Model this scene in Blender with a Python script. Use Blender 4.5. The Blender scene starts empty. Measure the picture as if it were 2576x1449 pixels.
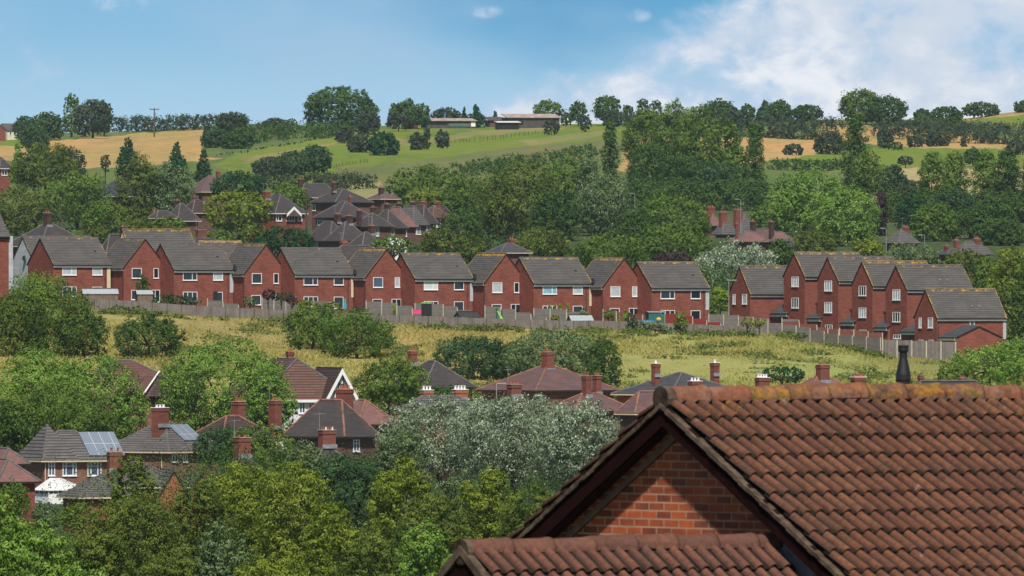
import bpy, math, random
import numpy as np
from mathutils import Vector, Matrix
random.seed(7)
R_ = math.radians
S = bpy.context.scene
COL = S.collection
# ---------------------------------------------------------------- camera
# picture units: a 2576 x 1449 grid, 28678 units of focal length, eye level at row 724.5
F, CX, CY = 28678.0, 1288.0, 724.5
cd = bpy.data.cameras.new('camera'); cam = bpy.data.objects.new('camera', cd); COL.objects.link(cam)
cam.location = (0, 0, 0); cam.rotation_euler = (R_(90), 0, 0)
cd.sensor_width = 36; cd.lens = 36 * F / 2576; cd.clip_start = 1; cd.clip_end = 20000
cd.dof.use_dof = True; cd.dof.focus_distance = 1400; cd.dof.aperture_fstop = 26
S.camera = cam
S.render.resolution_x = 1024; S.render.resolution_y = 576
# ---------------------------------------------------------------- sun and sky
SUN_EL, SUN_AZ = 52.0, 179.0          # azimuth clockwise from the viewing direction: from the right, a little behind
sd = bpy.data.lights.new('sun', 'SUN'); sun = bpy.data.objects.new('sun', sd); COL.objects.link(sun)
sd.energy = 4.9; sd.angle = R_(2.0); sd.color = (1.0, .955, .88)
sv = Vector((math.sin(R_(SUN_AZ)) * math.cos(R_(SUN_EL)), math.cos(R_(SUN_AZ)) * math.cos(R_(SUN_EL)), math.sin(R_(SUN_EL))))
sun.rotation_euler = sv.to_track_quat('Z', 'Y').to_euler()
W = bpy.data.worlds.new('World'); S.world = W; W.use_nodes = True
nt = W.node_tree; nt.nodes.clear()
class NB:
    """tiny node helper"""
    def __init__(s, nt): s.nt = nt
    def n(s, t, **k):
        o = s.nt.nodes.new(t)
        for a, b in k.items(): setattr(o, a, b)
        return o
    def set(s, sock, v):
        if hasattr(v, 'is_output') or isinstance(v, bpy.types.NodeSocket): s.nt.links.new(v, sock)
        else:
            if isinstance(v, tuple) and len(v) == 3 and sock.type == 'RGBA': v = v + (1,)
            sock.default_value = v
    def m(s, op, a, b=0.0, c=0.0, clamp=False):
        o = s.n('ShaderNodeMath', operation=op, use_clamp=clamp)
        for i, v in enumerate((a, b, c)): s.set(o.inputs[i], v)
        return o.outputs[0]
    def ss(s, v, a, b, lo=0.0, hi=1.0):
        o = s.n('ShaderNodeMapRange', interpolation_type='SMOOTHSTEP')
        for i, w in enumerate((v, a, b, lo, hi)): s.set(o.inputs[i], w)
        return o.outputs[0]
    def mix(s, f, a, b, mode='MIX'):
        o = s.n('ShaderNodeMix', data_type='RGBA', blend_type=mode)
        s.set(o.inputs[0], f); s.set(o.inputs[6], a); s.set(o.inputs[7], b)
        return o.outputs[2]
    def noise(s, vec, scale, det=4.0, rough=.55, dist=0.0):
        o = s.n('ShaderNodeTexNoise'); s.set(o.inputs['Vector'], vec)
        o.inputs['Scale'].default_value = scale; o.inputs['Detail'].default_value = det
        o.inputs['Roughness'].default_value = rough; o.inputs['Distortion'].default_value = dist
        return o.outputs[0]
    def xyz(s, v):
        o = s.n('ShaderNodeSeparateXYZ'); s.set(o.inputs[0], v); return o.outputs
    def vec(s, x, y, z=0.0):
        o = s.n('ShaderNodeCombineXYZ'); s.set(o.inputs[0], x); s.set(o.inputs[1], y); s.set(o.inputs[2], z); return o.outputs[0]
b = NB(nt)
sky = b.n('ShaderNodeTexSky', sky_type='NISHITA', sun_disc=False)
sky.sun_elevation = R_(SUN_EL); sky.sun_rotation = R_(SUN_AZ); sky.air_density = 1.0; sky.dust_density = 1.5
tc = b.n('ShaderNodeTexCoord'); d = b.xyz(tc.outputs['Generated'])
hor = b.m('MAXIMUM', b.m('SQRT', b.m('ADD', b.m('MULTIPLY', d[0], d[0]), b.m('MULTIPLY', d[1], d[1]))), .001)
az = b.m('MULTIPLY', b.m('DIVIDE', d[0], b.m('MAXIMUM', b.m('ABSOLUTE', d[1]), .05)), F / 1000)
el = b.m('MULTIPLY', b.m('DIVIDE', d[2], hor), F / 1000)
cv = b.vec(az, b.m('MULTIPLY', el, 1.5), d[2])
n1 = b.noise(cv, 2.1, 7.0, .55, .5); n2 = b.noise(b.vec(b.m('ADD', az, 5.3), b.m('MULTIPLY', el, 2.2), d[2]), 1.1, 3.0, .5)
n3 = b.noise(cv, 7.0, 6.0, .6, .3)
blue = b.mix(b.ss(el, .36, .76), (.44, .68, .86), (.24, .52, .77))
spot = b.ss(b.m('ADD', b.m('ABSOLUTE', b.m('SUBTRACT', az, .12)), b.m('MULTIPLY', b.m('SUBTRACT', .76, el), 3.0)), .95, .1)
blue = b.mix(b.m('MULTIPLY', spot, 1.0), blue, (.08, .36, .64))
veil = b.m('MULTIPLY', b.ss(n2, .42, .66), .5)
blue = b.mix(veil, blue, (.45, .60, .80))
bias = b.m('SUBTRACT', az, b.m('SUBTRACT', b.m('MULTIPLY', b.m('SUBTRACT', el, .5), 2.3), .02))
bias = b.ss(bias, -.20, .35, -.30, .19)
cm = b.m('ADD', b.m('ADD', n1, bias), b.m('MULTIPLY', b.m('SUBTRACT', n3, .5), .75))
cloud = b.ss(cm, .36, .70)
core = b.ss(cm, .46, .82)
ccol = b.mix(core, (.55, .68, .86), b.mix(b.ss(b.m('ADD', n2, b.m('MULTIPLY', n3, .6)), .66, .92), (.66, .74, .85), (.90, .93, .98)))
# small puffs: left top, centre top
def puff(ax, ay, rx, ry):
    q = b.m('ADD', b.m('POWER', b.m('DIVIDE', b.m('SUBTRACT', az, ax), rx), 2.0), b.m('POWER', b.m('DIVIDE', b.m('SUBTRACT', el, ay), ry), 2.0))
    return b.m('MULTIPLY', b.ss(q, 1.0, .0), b.ss(n3, .42, .62))
pf = b.m('ADD', b.m('ADD', puff(-.99, .715, .09, .03), puff(-.065, .696, .05, .022)), b.m('ADD', puff(.31, .685, .05, .022)), clamp=True)
low = b.mix(cloud, blue, ccol); low = b.mix(b.m('MULTIPLY', pf, .5), low, (.75, .82, .93))
low = b.mix(1.0, low, (18.6, 18.6, 18.6), 'MULTIPLY')
f = b.ss(d[2], .05, .16)
skyc = b.mix(f, low, sky.outputs[0])
bg = b.n('ShaderNodeBackground'); b.set(bg.inputs[0], skyc); bg.inputs[1].default_value = .050
wo = b.n('ShaderNodeOutputWorld'); nt.links.new(bg.outputs[0], wo.inputs[0])
S.view_settings.view_transform = 'Standard'; S.view_settings.look = 'None'
S.view_settings.exposure = 0.06; S.view_settings.gamma = 1.0; S.view_settings.use_curve_mapping = False
# ---------------------------------------------------------------- helpers
def P(x, y, D): return Vector(((x - CX) / F * D, D, (CY - y) / F * D))
def sc(D): return F / D
def tag(o, label=None, cat=None, group=None, kind=None):
    if label: o['label'] = label
    if cat: o['category'] = cat
    if group: o['group'] = group
    if kind: o['kind'] = kind
    return o
def empty(name, loc, rz, label, cat, group=None):
    o = bpy.data.objects.new(name, None); COL.objects.link(o)
    o.location = loc; o.rotation_euler = (0, 0, rz); o.empty_display_size = .5
    return tag(o, label, cat, group)
class MB:
    """collects faces; UV0 in metres, UV1 relative 0..1"""
    def __init__(s): s.v = []; s.f = []; s.m = []; s.uv = []; s.uv1 = []; s.smooth = False
    def face(s, pts, mi=0, uv=None, uv1=None):
        i = len(s.v); s.v.extend([tuple(p) for p in pts]); s.f.append(tuple(range(i, i + len(pts)))); s.m.append(mi)
        if uv is None:
            a, c, e = Vector(pts[0]), Vector(pts[1]), Vector(pts[2])
            n = (c - a).cross(e - a)
            if n.length < 1e-12: n = Vector((0, 0, 1))
            n.normalize()
            if abs(n.z) > .97: uv = [(p[0], p[1]) for p in pts]
            else:
                t = Vector((0, 0, 1)).cross(n); t.normalize(); w = n.cross(t)
                uv = [(Vector(p).dot(t), Vector(p).dot(w)) for p in pts]
        s.uv.extend(uv); s.uv1.extend(uv1 or [(0.5, 0.5)] * len(pts))
    def box(s, x0, x1, y0, y1, z0, z1, mi=0, M=None, skip=''):
        c = [Vector((x, y, z)) for z in (z0, z1) for y in (y0, y1) for x in (x0, x1)]
        if M is not None: c = [M @ p for p in c]
        for k, q in dict(b=(0, 2, 3, 1), t=(4, 5, 7, 6), f=(0, 1, 5, 4), r=(1, 3, 7, 5), k=(3, 2, 6, 7), l=(2, 0, 4, 6)).items():
            if k not in skip: s.face([c[i] for i in q], mi)
    def prism(s, poly, off, mi=0):
        """poly (ccw seen from outside), extruded by -off"""
        off = Vector(off); top = [Vector(p) for p in poly]; bot = [p + off for p in top]
        s.face(top, mi); s.face(bot[::-1], mi)
        for i in range(len(top)):
            j = (i + 1) % len(top); s.face([top[j], top[i], bot[i], bot[j]], mi)
    def roofpoly(s, pts, zr, th=.12, mi=0, mi_side=0):
        pts = [Vector(p) for p in pts]
        n = (pts[1] - pts[0]).cross(pts[2] - pts[0]).normalized()
        if n.z < 0: pts = pts[::-1]; n = -n
        t = Vector((0, 0, 1)).cross(n); t.normalize(); sp = math.sqrt(max(1e-6, 1 - n.z * n.z))
        uv = [(p.dot(t), (zr - p.z) / sp) for p in pts]
        us = [q[0] for q in uv]; vs = [q[1] for q in uv]; du = max(us) - min(us) or 1; dv = max(vs) or 1
        uv1 = [((q[0] - min(us)) / du, q[1] / dv) for q in uv]
        s.face(pts, mi, uv, uv1)
        low = [p - n * th for p in pts]
        s.face(low[::-1], mi_side)
        for i in range(len(pts)):
            j = (i + 1) % len(pts); s.face([pts[j], pts[i], low[i], low[j]], mi_side)
    def tube(s, a, b_, r0, r1=None, n=8, mi=0, caps=True):
        a, b_ = Vector(a), Vector(b_); r1 = r0 if r1 is None else r1
        d_ = (b_ - a).normalized(); u = d_.orthogonal().normalized(); w = d_.cross(u)
        A = [a + (u * math.cos(k / n * 6.28318) + w * math.sin(k / n * 6.28318)) * r0 for k in range(n)]
        B = [b_ + (u * math.cos(k / n * 6.28318) + w * math.sin(k / n * 6.28318)) * r1 for k in range(n)]
        for k in range(n):
            j = (k + 1) % n; s.face([A[k], A[j], B[j], B[k]], mi)
        if caps: s.face(A[::-1], mi); s.face(B, mi)
    def lathe(s, c, prof, n=12, mi=0):
        rings = [[Vector(c) + Vector((r * math.cos(k / n * 6.28318), r * math.sin(k / n * 6.28318), z)) for k in range(n)] for r, z in prof]
        for A, B in zip(rings, rings[1:]):
            for k in range(n):
                j = (k + 1) % n; s.face([A[k], A[j], B[j], B[k]], mi)
        s.face(rings[-1], mi)
    def build(s, name, mats, parent=None, smooth=False, merge=False):
        me = bpy.data.meshes.new(name); me.from_pydata(s.v, [], s.f)
        for m_ in (mats if isinstance(mats, (list, tuple)) else [mats]): me.materials.append(m_)
        if len(set(s.m)) > 1 or (s.m and s.m[0]): me.polygons.foreach_set('material_index', s.m)
        l0 = me.uv_layers.new(name='UVMap'); l0.data.foreach_set('uv', np.array(s.uv, dtype='f').ravel())
        l1 = me.uv_layers.new(name='rel'); l1.data.foreach_set('uv', np.array(s.uv1, dtype='f').ravel())
        if smooth: me.polygons.foreach_set('use_smooth', [True] * len(s.f))
        if merge:
            import bmesh
            bm = bmesh.new(); bm.from_mesh(me); bmesh.ops.remove_doubles(bm, verts=bm.verts, dist=1e-4); bm.to_mesh(me); bm.free()
        me.update()
        o = bpy.data.objects.new(name, me); COL.objects.link(o)
        if parent: o.parent = parent
        return o
# ---------------------------------------------------------------- materials
def newmat(name):
    m = bpy.data.materials.new(name); m.use_nodes = True; nt = m.node_tree; nt.nodes.clear(); b = NB(nt)
    pr = b.n('ShaderNodeBsdfPrincipled'); out = b.n('ShaderNodeOutputMaterial'); nt.links.new(pr.outputs[0], out.inputs[0])
    return m, b, pr, out
def spec(pr, rough, sp=.3):
    pr.inputs['Roughness'].default_value = rough; pr.inputs['Specular IOR Level'].default_value = sp
def plain(name, c, rough=.7, sp=.3, var=.12, scale=3.0, metal=0.0):
    m, b, pr, out = newmat(name); spec(pr, rough, sp); pr.inputs['Metallic'].default_value = metal
    tc = b.n('ShaderNodeTexCoord'); n = b.noise(tc.outputs['Object'], scale, 5.0, .6)
    lo = tuple(x * (1 - var) for x in c); hi = tuple(min(1, x * (1 + var)) for x in c)
    b.set(pr.inputs['Base Color'], b.mix(b.ss(n, .3, .7), lo, hi)); return m
def brick(name, c1, c2, mortar=(.32, .27, .21), msize=.010, stain=(.08, .04, .035), stain_amt=.35, off=.5):
    m, b, pr, out = newmat(name); spec(pr, .85, .2)
    tc = b.n('ShaderNodeTexCoord'); bt = b.n('ShaderNodeTexBrick'); b.set(bt.inputs['Vector'], tc.outputs['UV'])
    bt.inputs['Scale'].default_value = 1; bt.inputs['Brick Width'].default_value = .225; bt.inputs['Row Height'].default_value = .075
    bt.inputs['Mortar Size'].default_value = msize; bt.inputs['Mortar Smooth'].default_value = .15; bt.inputs['Bias'].default_value = .0
    bt.offset = off
    n = b.noise(tc.outputs['UV'], .55, 5.0, .6); n2 = b.noise(tc.outputs['UV'], 6.0, 3.0, .6)
    b.set(bt.inputs['Color1'], c1); b.set(bt.inputs['Color2'], c2); b.set(bt.inputs['Mortar'], mortar)
    c = b.mix(b.m('MULTIPLY', b.ss(n, .45, .75), stain_amt), bt.outputs['Color'], stain)
    c = b.mix(b.ss(n2, .2, .8, .0, .25), c, tuple(x * 1.5 for x in c1))
    n4 = b.noise(b.vec(b.m('MULTIPLY', b.xyz(tc.outputs['UV'])[0], .5), b.m('MULTIPLY', b.xyz(tc.outputs['UV'])[1], 2.2)), 1.6, 5.0, .7); c = b.mix(b.ss(n4, .42, .68, .0, .45), c, tuple(x * .55 for x in c2))
    b.set(pr.inputs['Base Color'], c)
    bp = b.n('ShaderNodeBump'); bp.inputs['Strength'].default_value = .5; bp.inputs['Distance'].default_value = .01
    b.set(bp.inputs['Height'], b.m('SUBTRACT', 1.0, bt.outputs['Fac'])); b.set(pr.inputs['Normal'], bp.outputs[0]); return m
def rooftile(name, c1, c2, gauge=.30, wid=.33, joint=(.02, .018, .017), jsize=.08, lichen=0.0, blotch=None, blotch_amt=.5, lcol=(.50, .28, .04)):
    m, b, pr, out = newmat(name); spec(pr, .75, .3)
    tc = b.n('ShaderNodeTexCoord'); uv = tc.outputs['UV']; x = b.xyz(uv)
    bt = b.n('ShaderNodeTexBrick'); b.set(bt.inputs['Vector'], uv); bt.inputs['Scale'].default_value = 1
    bt.inputs['Brick Width'].default_value = wid; bt.inputs['Row Height'].default_value = gauge; bt.inputs['Mortar Size'].default_value = .002
    b.set(bt.inputs['Color1'], c1); b.set(bt.inputs['Color2'], c2); b.set(bt.inputs['Mortar'], tuple(q * .6 for q in c1))
    fr = b.m('FRACT', b.m('DIVIDE', x[1], gauge))
    n = b.noise(uv, .5, 6.0, .65); nf = b.noise(uv, 5.0, 4.0, .6)
    row = b.noise(b.vec(b.m('MULTIPLY', x[0], .25), b.m('FLOOR', b.m('DIVIDE', x[1], gauge))), 1.7, 2.0)
    c = b.mix(b.ss(nf, .3, .75, .0, .4), bt.outputs['Color'], tuple(min(1, q * 1.6) for q in c2))
    if blotch: c = b.mix(b.ss(n, .42, .66, .0, blotch_amt), c, blotch)
    c = b.mix(b.ss(row, .38, .62, .0, .55), c, tuple(q * .6 for q in c1))
    jw = b.m('ADD', jsize / gauge, b.m('MULTIPLY', b.m('SUBTRACT', nf, .5), .25))
    jm = b.m('GREATER_THAN', fr, b.m('SUBTRACT', 1.0, jw))
    c = b.mix(b.m('MULTIPLY', jm, .92), c, joint)  # dark course joints, with the shadow between courses painted into the colour
    if lichen > 0:
        at = b.n('ShaderNodeAttribute', attribute_type='OBJECT', attribute_name='lichen'); la = at.outputs['Fac']
        rl = b.n('ShaderNodeUVMap', uv_map='rel'); r = b.xyz(rl.outputs[0])
        edge = b.m('MINIMUM', b.m('MULTIPLY', b.m('MINIMUM', r[0], b.m('SUBTRACT', 1.0, r[0])), 5.0), r[1])
        nl = b.noise(b.vec(b.m('MULTIPLY', x[0], 1.4), b.m('MULTIPLY', x[1], .7)), 1.1, 5.0, .7)
        k = b.m('SUBTRACT', b.m('ADD', nl, b.m('MULTIPLY', la, .24)), b.m('MULTIPLY', edge, 2.1))
        lm = b.ss(k, .50, .60); lm = b.m('MULTIPLY', lm, b.m('GREATER_THAN', la, .02))
        c = b.mix(b.m('MULTIPLY', lm, .9), c, b.mix(b.ss(nf, .4, .6), lcol, tuple(q * .6 for q in lcol)))
    b.set(pr.inputs['Base Color'], c)
    bp = b.n('ShaderNodeBump'); bp.inputs['Strength'].default_value = .6; bp.inputs['Distance'].default_value = .03
    b.set(bp.inputs['Height'], fr); b.set(pr.inputs['Normal'], bp.outputs[0]); return m
def boards(name, c1, c2, wid=.12, horiz=False):
    m, b, pr, out = newmat(name); spec(pr, .85, .2)
    tc = b.n('ShaderNodeTexCoord'); uv = tc.outputs['UV']; x = b.xyz(uv); q = x[1] if horiz else x[0]
    idx = b.m('FLOOR', b.m('DIVIDE', q, wid)); wn = b.n('ShaderNodeTexWhiteNoise', noise_dimensions='1D'); b.set(wn.inputs['W'], idx)
    n = b.noise(uv, .9, 5.0, .7); fr = b.m('FRACT', b.m('DIVIDE', q, wid))
    c = b.mix(wn.outputs['Value'], c1, c2); c = b.mix(b.ss(n, .35, .7, .0, .5), c, tuple(w * .55 for w in c1))
    c = b.mix(b.m('MULTIPLY', b.m('GREATER_THAN', fr, .88), .6), c, tuple(w * .3 for w in c1))
    b.set(pr.inputs['Base Color'], c); return m
M = {}
M['brick'] = brick('red_brick', (.270, .072, .042), (.160, .045, .033), (.22, .13, .10), .006, (.085, .026, .020), .7)
M['brick2'] = brick('mottled_brick', (.25, .075, .05), (.16, .06, .045), (.30, .23, .18), .012, (.07, .04, .035), .5)
M['brick_old'] = brick('dark_brick', (.16, .065, .05), (.11, .05, .04), (.16, .12, .10), .01, (.05, .035, .03), .5)
M['brick_or'] = brick('orange_brick', (.40, .12, .05), (.33, .09, .04), (.3, .2, .13), .008, (.15, .05, .03), .4)
M['brick_fg'] = brick('gable_brick', (.56, .12, .040), (.12, .038, .030), (.46, .31, .19), .0085, (.20, .09, .06), .4)
M['chim'] = brick('chimney_brick', (.23, .062, .040), (.16, .05, .035), (.2, .12, .09), .008, (.07, .03, .025), .6)
M['chim_dk'] = brick('sooty_brick', (.085, .04, .033), (.055, .03, .026), (.1, .07, .06), .008, (.025, .02, .02), .6)
M['roof_g'] = rooftile('grey_concrete_tiles', (.102, .094, .088), (.084, .078, .074), .33, .33, lichen=1.0, blotch=(.135, .12, .105), blotch_amt=.5)
M['roof_s'] = rooftile('slate_grey_tiles', (.13, .118, .115), (.105, .097, .096), .36, .40, jsize=.10, blotch=(.16, .15, .14), blotch_amt=.35)
M['roof_d'] = rooftile('dark_plain_tiles', (.060, .050, .050), (.046, .040, .042), .12, .17, jsize=.010, blotch=(.095, .072, .062), blotch_amt=.5)
M['roof_br'] = rooftile('brown_tiles', (.155, .075, .055), (.125, .062, .047), .33, .33, jsize=.09, blotch=(.10, .055, .045), blotch_amt=.5)
M['roof_brd'] = rooftile('dark_brown_tiles', (.075, .045, .04), (.06, .037, .034), .33, .33, jsize=.09, blotch=(.05, .035, .033), blotch_amt=.5)
M['roof_pk'] = rooftile('faded_red_tiles', (.24, .12, .10), (.19, .095, .085), .12, .17, jsize=.010, blotch=(.12, .08, .08), blotch_amt=.7)
M['roof_pu'] = rooftile('weathered_plum_tiles', (.135, .08, .078), (.11, .07, .072), .12, .17, jsize=.010, blotch=(.21, .10, .075), blotch_amt=.6)
M['roof_bl'] = rooftile('dark_slate_tiles', (.075, .08, .09), (.06, .065, .074), .36, .4, jsize=.10, blotch=(.09, .09, .1), blotch_amt=.4)
M['ridge_or'] = plain('orange_ridge', (.23, .11, .075), .8, .2, .35, 2.0)
M['ridge_g'] = plain('grey_ridge', (.125, .115, .11), .8, .2, .25, 2.0)
M['ridge_lich'] = plain('stained_ridge', (.20, .15, .08), .85, .2, .5, 1.2)
M['upvc'] = plain('white_upvc', (.78, .78, .77), .4, .4, .04)
M['cream'] = plain('cream_cladding', (.62, .52, .34), .7, .2, .08)
M['clad'] = boards('pale_grey_cladding', (.46, .48, .50), (.52, .54, .56), .15, True)
M['render'] = plain('white_render', (.66, .66, .65), .9, .1, .06, 1.0)
M['creamwall'] = plain('cream_render', (.60, .56, .42), .9, .1, .06, 1.0)
M['black'] = plain('black_plastic', (.012, .012, .014), .5, .4, .2)
M['pipe'] = plain('black_pipe', (.02, .02, .022), .5, .4, .2)
M['fascia_dk'] = plain('dark_timber', (.03, .018, .016), .6, .3, .25, 6.0)
M['lead'] = plain('lead_flashing', (.24, .25, .27), .6, .4, .25)
M['pot'] = plain('terracotta', (.32, .10, .055), .8, .2, .3, 5.0)
M['potw'] = plain('white_cowl', (.72, .71, .70), .6, .3, .1)
M['cap'] = plain('mortar_cap', (.33, .29, .24), .9, .1, .3, 4.0)
M['fence'] = boards('grey_fence_boards', (.150, .130, .118), (.215, .190, .172), .12)
M['panel'] = boards('fence_panel_slats', (.155, .135, .12), (.19, .17, .15), .14, True)
M['panel_red'] = boards('red_fence_panel', (.20, .028, .022), (.25, .035, .028), .14, True)
M['panel_br'] = boards('brown_fence_panel', (.15, .055, .04), (.18, .07, .05), .14, True)
M['post'] = plain('concrete_post', (.40, .37, .30), .9, .1, .15, 2.0)
M['timber'] = plain('weathered_timber', (.09, .07, .055), .9, .1, .3, 4.0)
M['bark'] = plain('bark', (.075, .055, .042), .95, .1, .4, 1.5)
M['steel'] = plain('galvanised_steel', (.26, .27, .28), .5, .5, .1)
def glass(name, c, rough=.12):
    m, b, pr, out = newmat(name); spec(pr, rough, .6); b.set(pr.inputs['Base Color'], c); return m
M['glass'] = glass('dark_window_glass', (.012, .017, .028))
M['glass2'] = glass('blue_window_glass', (.05, .08, .14))
M['curtain'] = plain('pale_curtain_behind_glass', (.42, .46, .50), .35, .5, .15, 2.0)
M['blind'] = plain('white_blind_behind_glass', (.58, .60, .60), .35, .5, .06, 2.0)
M['curtblue'] = plain('blue_patterned_curtain', (.22, .42, .52), .35, .5, .35, 3.0)
M['solar'] = None
def solar():
    m, b, pr, out = newmat('solar_glass'); spec(pr, .18, .8)
    tc = b.n('ShaderNodeTexCoord'); r = b.xyz(tc.outputs['UV'])
    f1 = b.m('FRACT', b.m('DIVIDE', r[0], 1.0)); f2 = b.m('FRACT', b.m('DIVIDE', r[1], 1.65))
    e = b.m('MAXIMUM', b.m('GREATER_THAN', f1, .95), b.m('GREATER_THAN', f2, .97))
    b.set(pr.inputs['Base Color'], b.mix(e, (.22, .26, .32), (.55, .57, .60))); pr.inputs['Metallic'].default_value = .15
    return m
M['solar'] = solar()
def leafmat(name, c1, c2, c3=None, trans=.16, gloss=.08, backc=None):
    m, b, pr, out = newmat(name); spec(pr, .55, gloss)
    a = b.n('ShaderNodeAttribute', attribute_name='lv'); t = b.n('ShaderNodeAttribute', attribute_name='tv')
    c = b.mix(t.outputs['Fac'], c1, c2)
    if c3: c = b.mix(b.ss(a.outputs['Fac'], .72, .95), c, c3)
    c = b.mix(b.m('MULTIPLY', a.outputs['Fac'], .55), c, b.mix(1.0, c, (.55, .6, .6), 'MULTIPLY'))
    b.set(pr.inputs['Base Color'], c)
    tr = b.n('ShaderNodeBsdfTranslucent'); b.set(tr.inputs[0], b.mix(1.0, c, (1.5, 1.6, .7), 'MULTIPLY'))
    mx = b.n('ShaderNodeMixShader'); mx.inputs[0].default_value = trans
    b.nt.links.new(pr.outputs[0], mx.inputs[1]); b.nt.links.new(tr.outputs[0], mx.inputs[2]); b.nt.links.new(mx.outputs[0], out.inputs[0])
    return m
L = dict(
 dark=leafmat('dark_leaves', (.028, .068, .014), (.092, .160, .030)),
 mid=leafmat('mid_green_leaves', (.052, .104, .016), (.165, .250, .038)),
 bright=leafmat('bright_green_leaves', (.080, .165, .022), (.195, .320, .048), (.32, .44, .10)),
 olive=leafmat('olive_leaves', (.060, .096, .016), (.165, .205, .034)),
 yellow=leafmat('yellow_green_leaves', (.078, .120, .010), (.215, .270, .026), (.34, .38, .07)),
 gold=leafmat('golden_leaves', (.14, .15, .016), (.32, .32, .04)),
 silver=leafmat('silver_leaves', (.105, .150, .075), (.26, .32, .20), (.60, .66, .55), .12, .15),
 sage=leafmat('sage_leaves', (.062, .110, .042), (.155, .220, .080), (.28, .34, .18)),
 purple=leafmat('purple_leaves', (.034, .019, .024), (.074, .040, .046)),
 brown=leafmat('hawthorn_leaves', (.034, .058, .030), (.080, .105, .048)),
 conifer=leafmat('conifer_needles', (.014, .052, .018), (.036, .100, .028), trans=.1),
 teal=leafmat('blue_green_leaves', (.028, .068, .026), (.076, .142, .048)),
 lime=leafmat('lime_conifer', (.13, .22, .013), (.28, .38, .03)),
)
# ---------------------------------------------------------------- terrain
XS = [-3000, 0, 245, 600, 914, 1288, 1500, 1780, 1932, 2082, 2240, 2400, 2576, 6000]
def row(D, vals=None, z=None):
    if z is not None: return (D, [CY - z * F / D] * len(XS))
    if isinstance(vals, (int, float)): return (D, [float(vals)] * len(XS))
    return (D, [float(v) for v in vals])
TAB = [row(40, z=-7.2), row(110, z=-8.2), row(300, z=-14), row(500, z=-19.5), row(700, z=-22.5), row(880, z=-22.8),
 row(1040, z=-19.6), row(1250, 992),
 row(1465, [780, 782, 786, 803, 815, 830, 833, 840, 842, 864, 898, 900, 905, 905]),
 row(1498, [752, 758, 766, 779, 791, 803, 809, 820, 836, 846, 872, 893, 903, 903]),
 row(1540, [735, 740, 750, 764, 776, 788, 794, 804, 818, 828, 850, 868, 878, 878]),
 row(1750, 705), row(1950, 610), row(2300, 508), 
 row(2700, [425, 428, 420, 432, 432, 432, 430, 432, 432, 434, 434, 434, 434, 430]),
 row(3000, [380, 384, 378, 368, 372, 372, 368, 372, 372, 374, 372, 370, 366, 366]),
 row(3300, [335, 338, 334, 314, 316, 315, 311, 305, 303, 302, 301, 298, 281, 281]),
 row(3420, [345, 348, 344, 322, 322, 321, 317, 311, 309, 308, 307, 304, 287, 287]),
 row(4200, 420), row(6000, 560)]
TD = np.array([r[0] for r in TAB], float); TV = np.array([r[1] for r in TAB], float)
TZ = (CY - TV) * TD[:, None] / F
def gz(xp, D):
    xp = np.asarray(xp, float); D = np.asarray(D, float)
    xp, D = np.broadcast_arrays(xp, D)
    i = np.clip(np.searchsorted(TD, D) - 1, 0, len(TD) - 2); t = np.clip((D - TD[i]) / (TD[i + 1] - TD[i]), 0, 1)
    xc = np.clip(xp, XS[0], XS[-1]); j = np.clip(np.searchsorted(XS, xc) - 1, 0, len(XS) - 2); XA = np.array(XS, float)
    u = (xc - XA[j]) / (XA[j + 1] - XA[j]); u = u * u * (3 - 2 * u)
    return (TZ[i, j] * (1 - u) + TZ[i, j + 1] * u) * (1 - t) + (TZ[i + 1, j] * (1 - u) + TZ[i + 1, j + 1] * u) * t
def ground(xp, D): return float(gz(xp, D))
def Dat(xp, y, lo=1600, hi=3300):
    """distance at which the ground stands at picture row y"""
    for _ in range(40):
        m = .5 * (lo + hi); v = CY - ground(xp, m) * F / m
        if v > y: lo = m
        else: hi = m
    return lo
def inpoly(x, y, poly):
    c = np.zeros(x.shape, bool); n = len(poly)
    for i in range(n):
        x1, y1 = poly[i]; x2, y2 = poly[(i + 1) % n]
        if y1 == y2: continue
        cond = ((y1 > y) != (y2 > y)) & (x < (x2 - x1) * (y - y1) / (y2 - y1) + x1); c ^= cond
    return c
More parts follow.
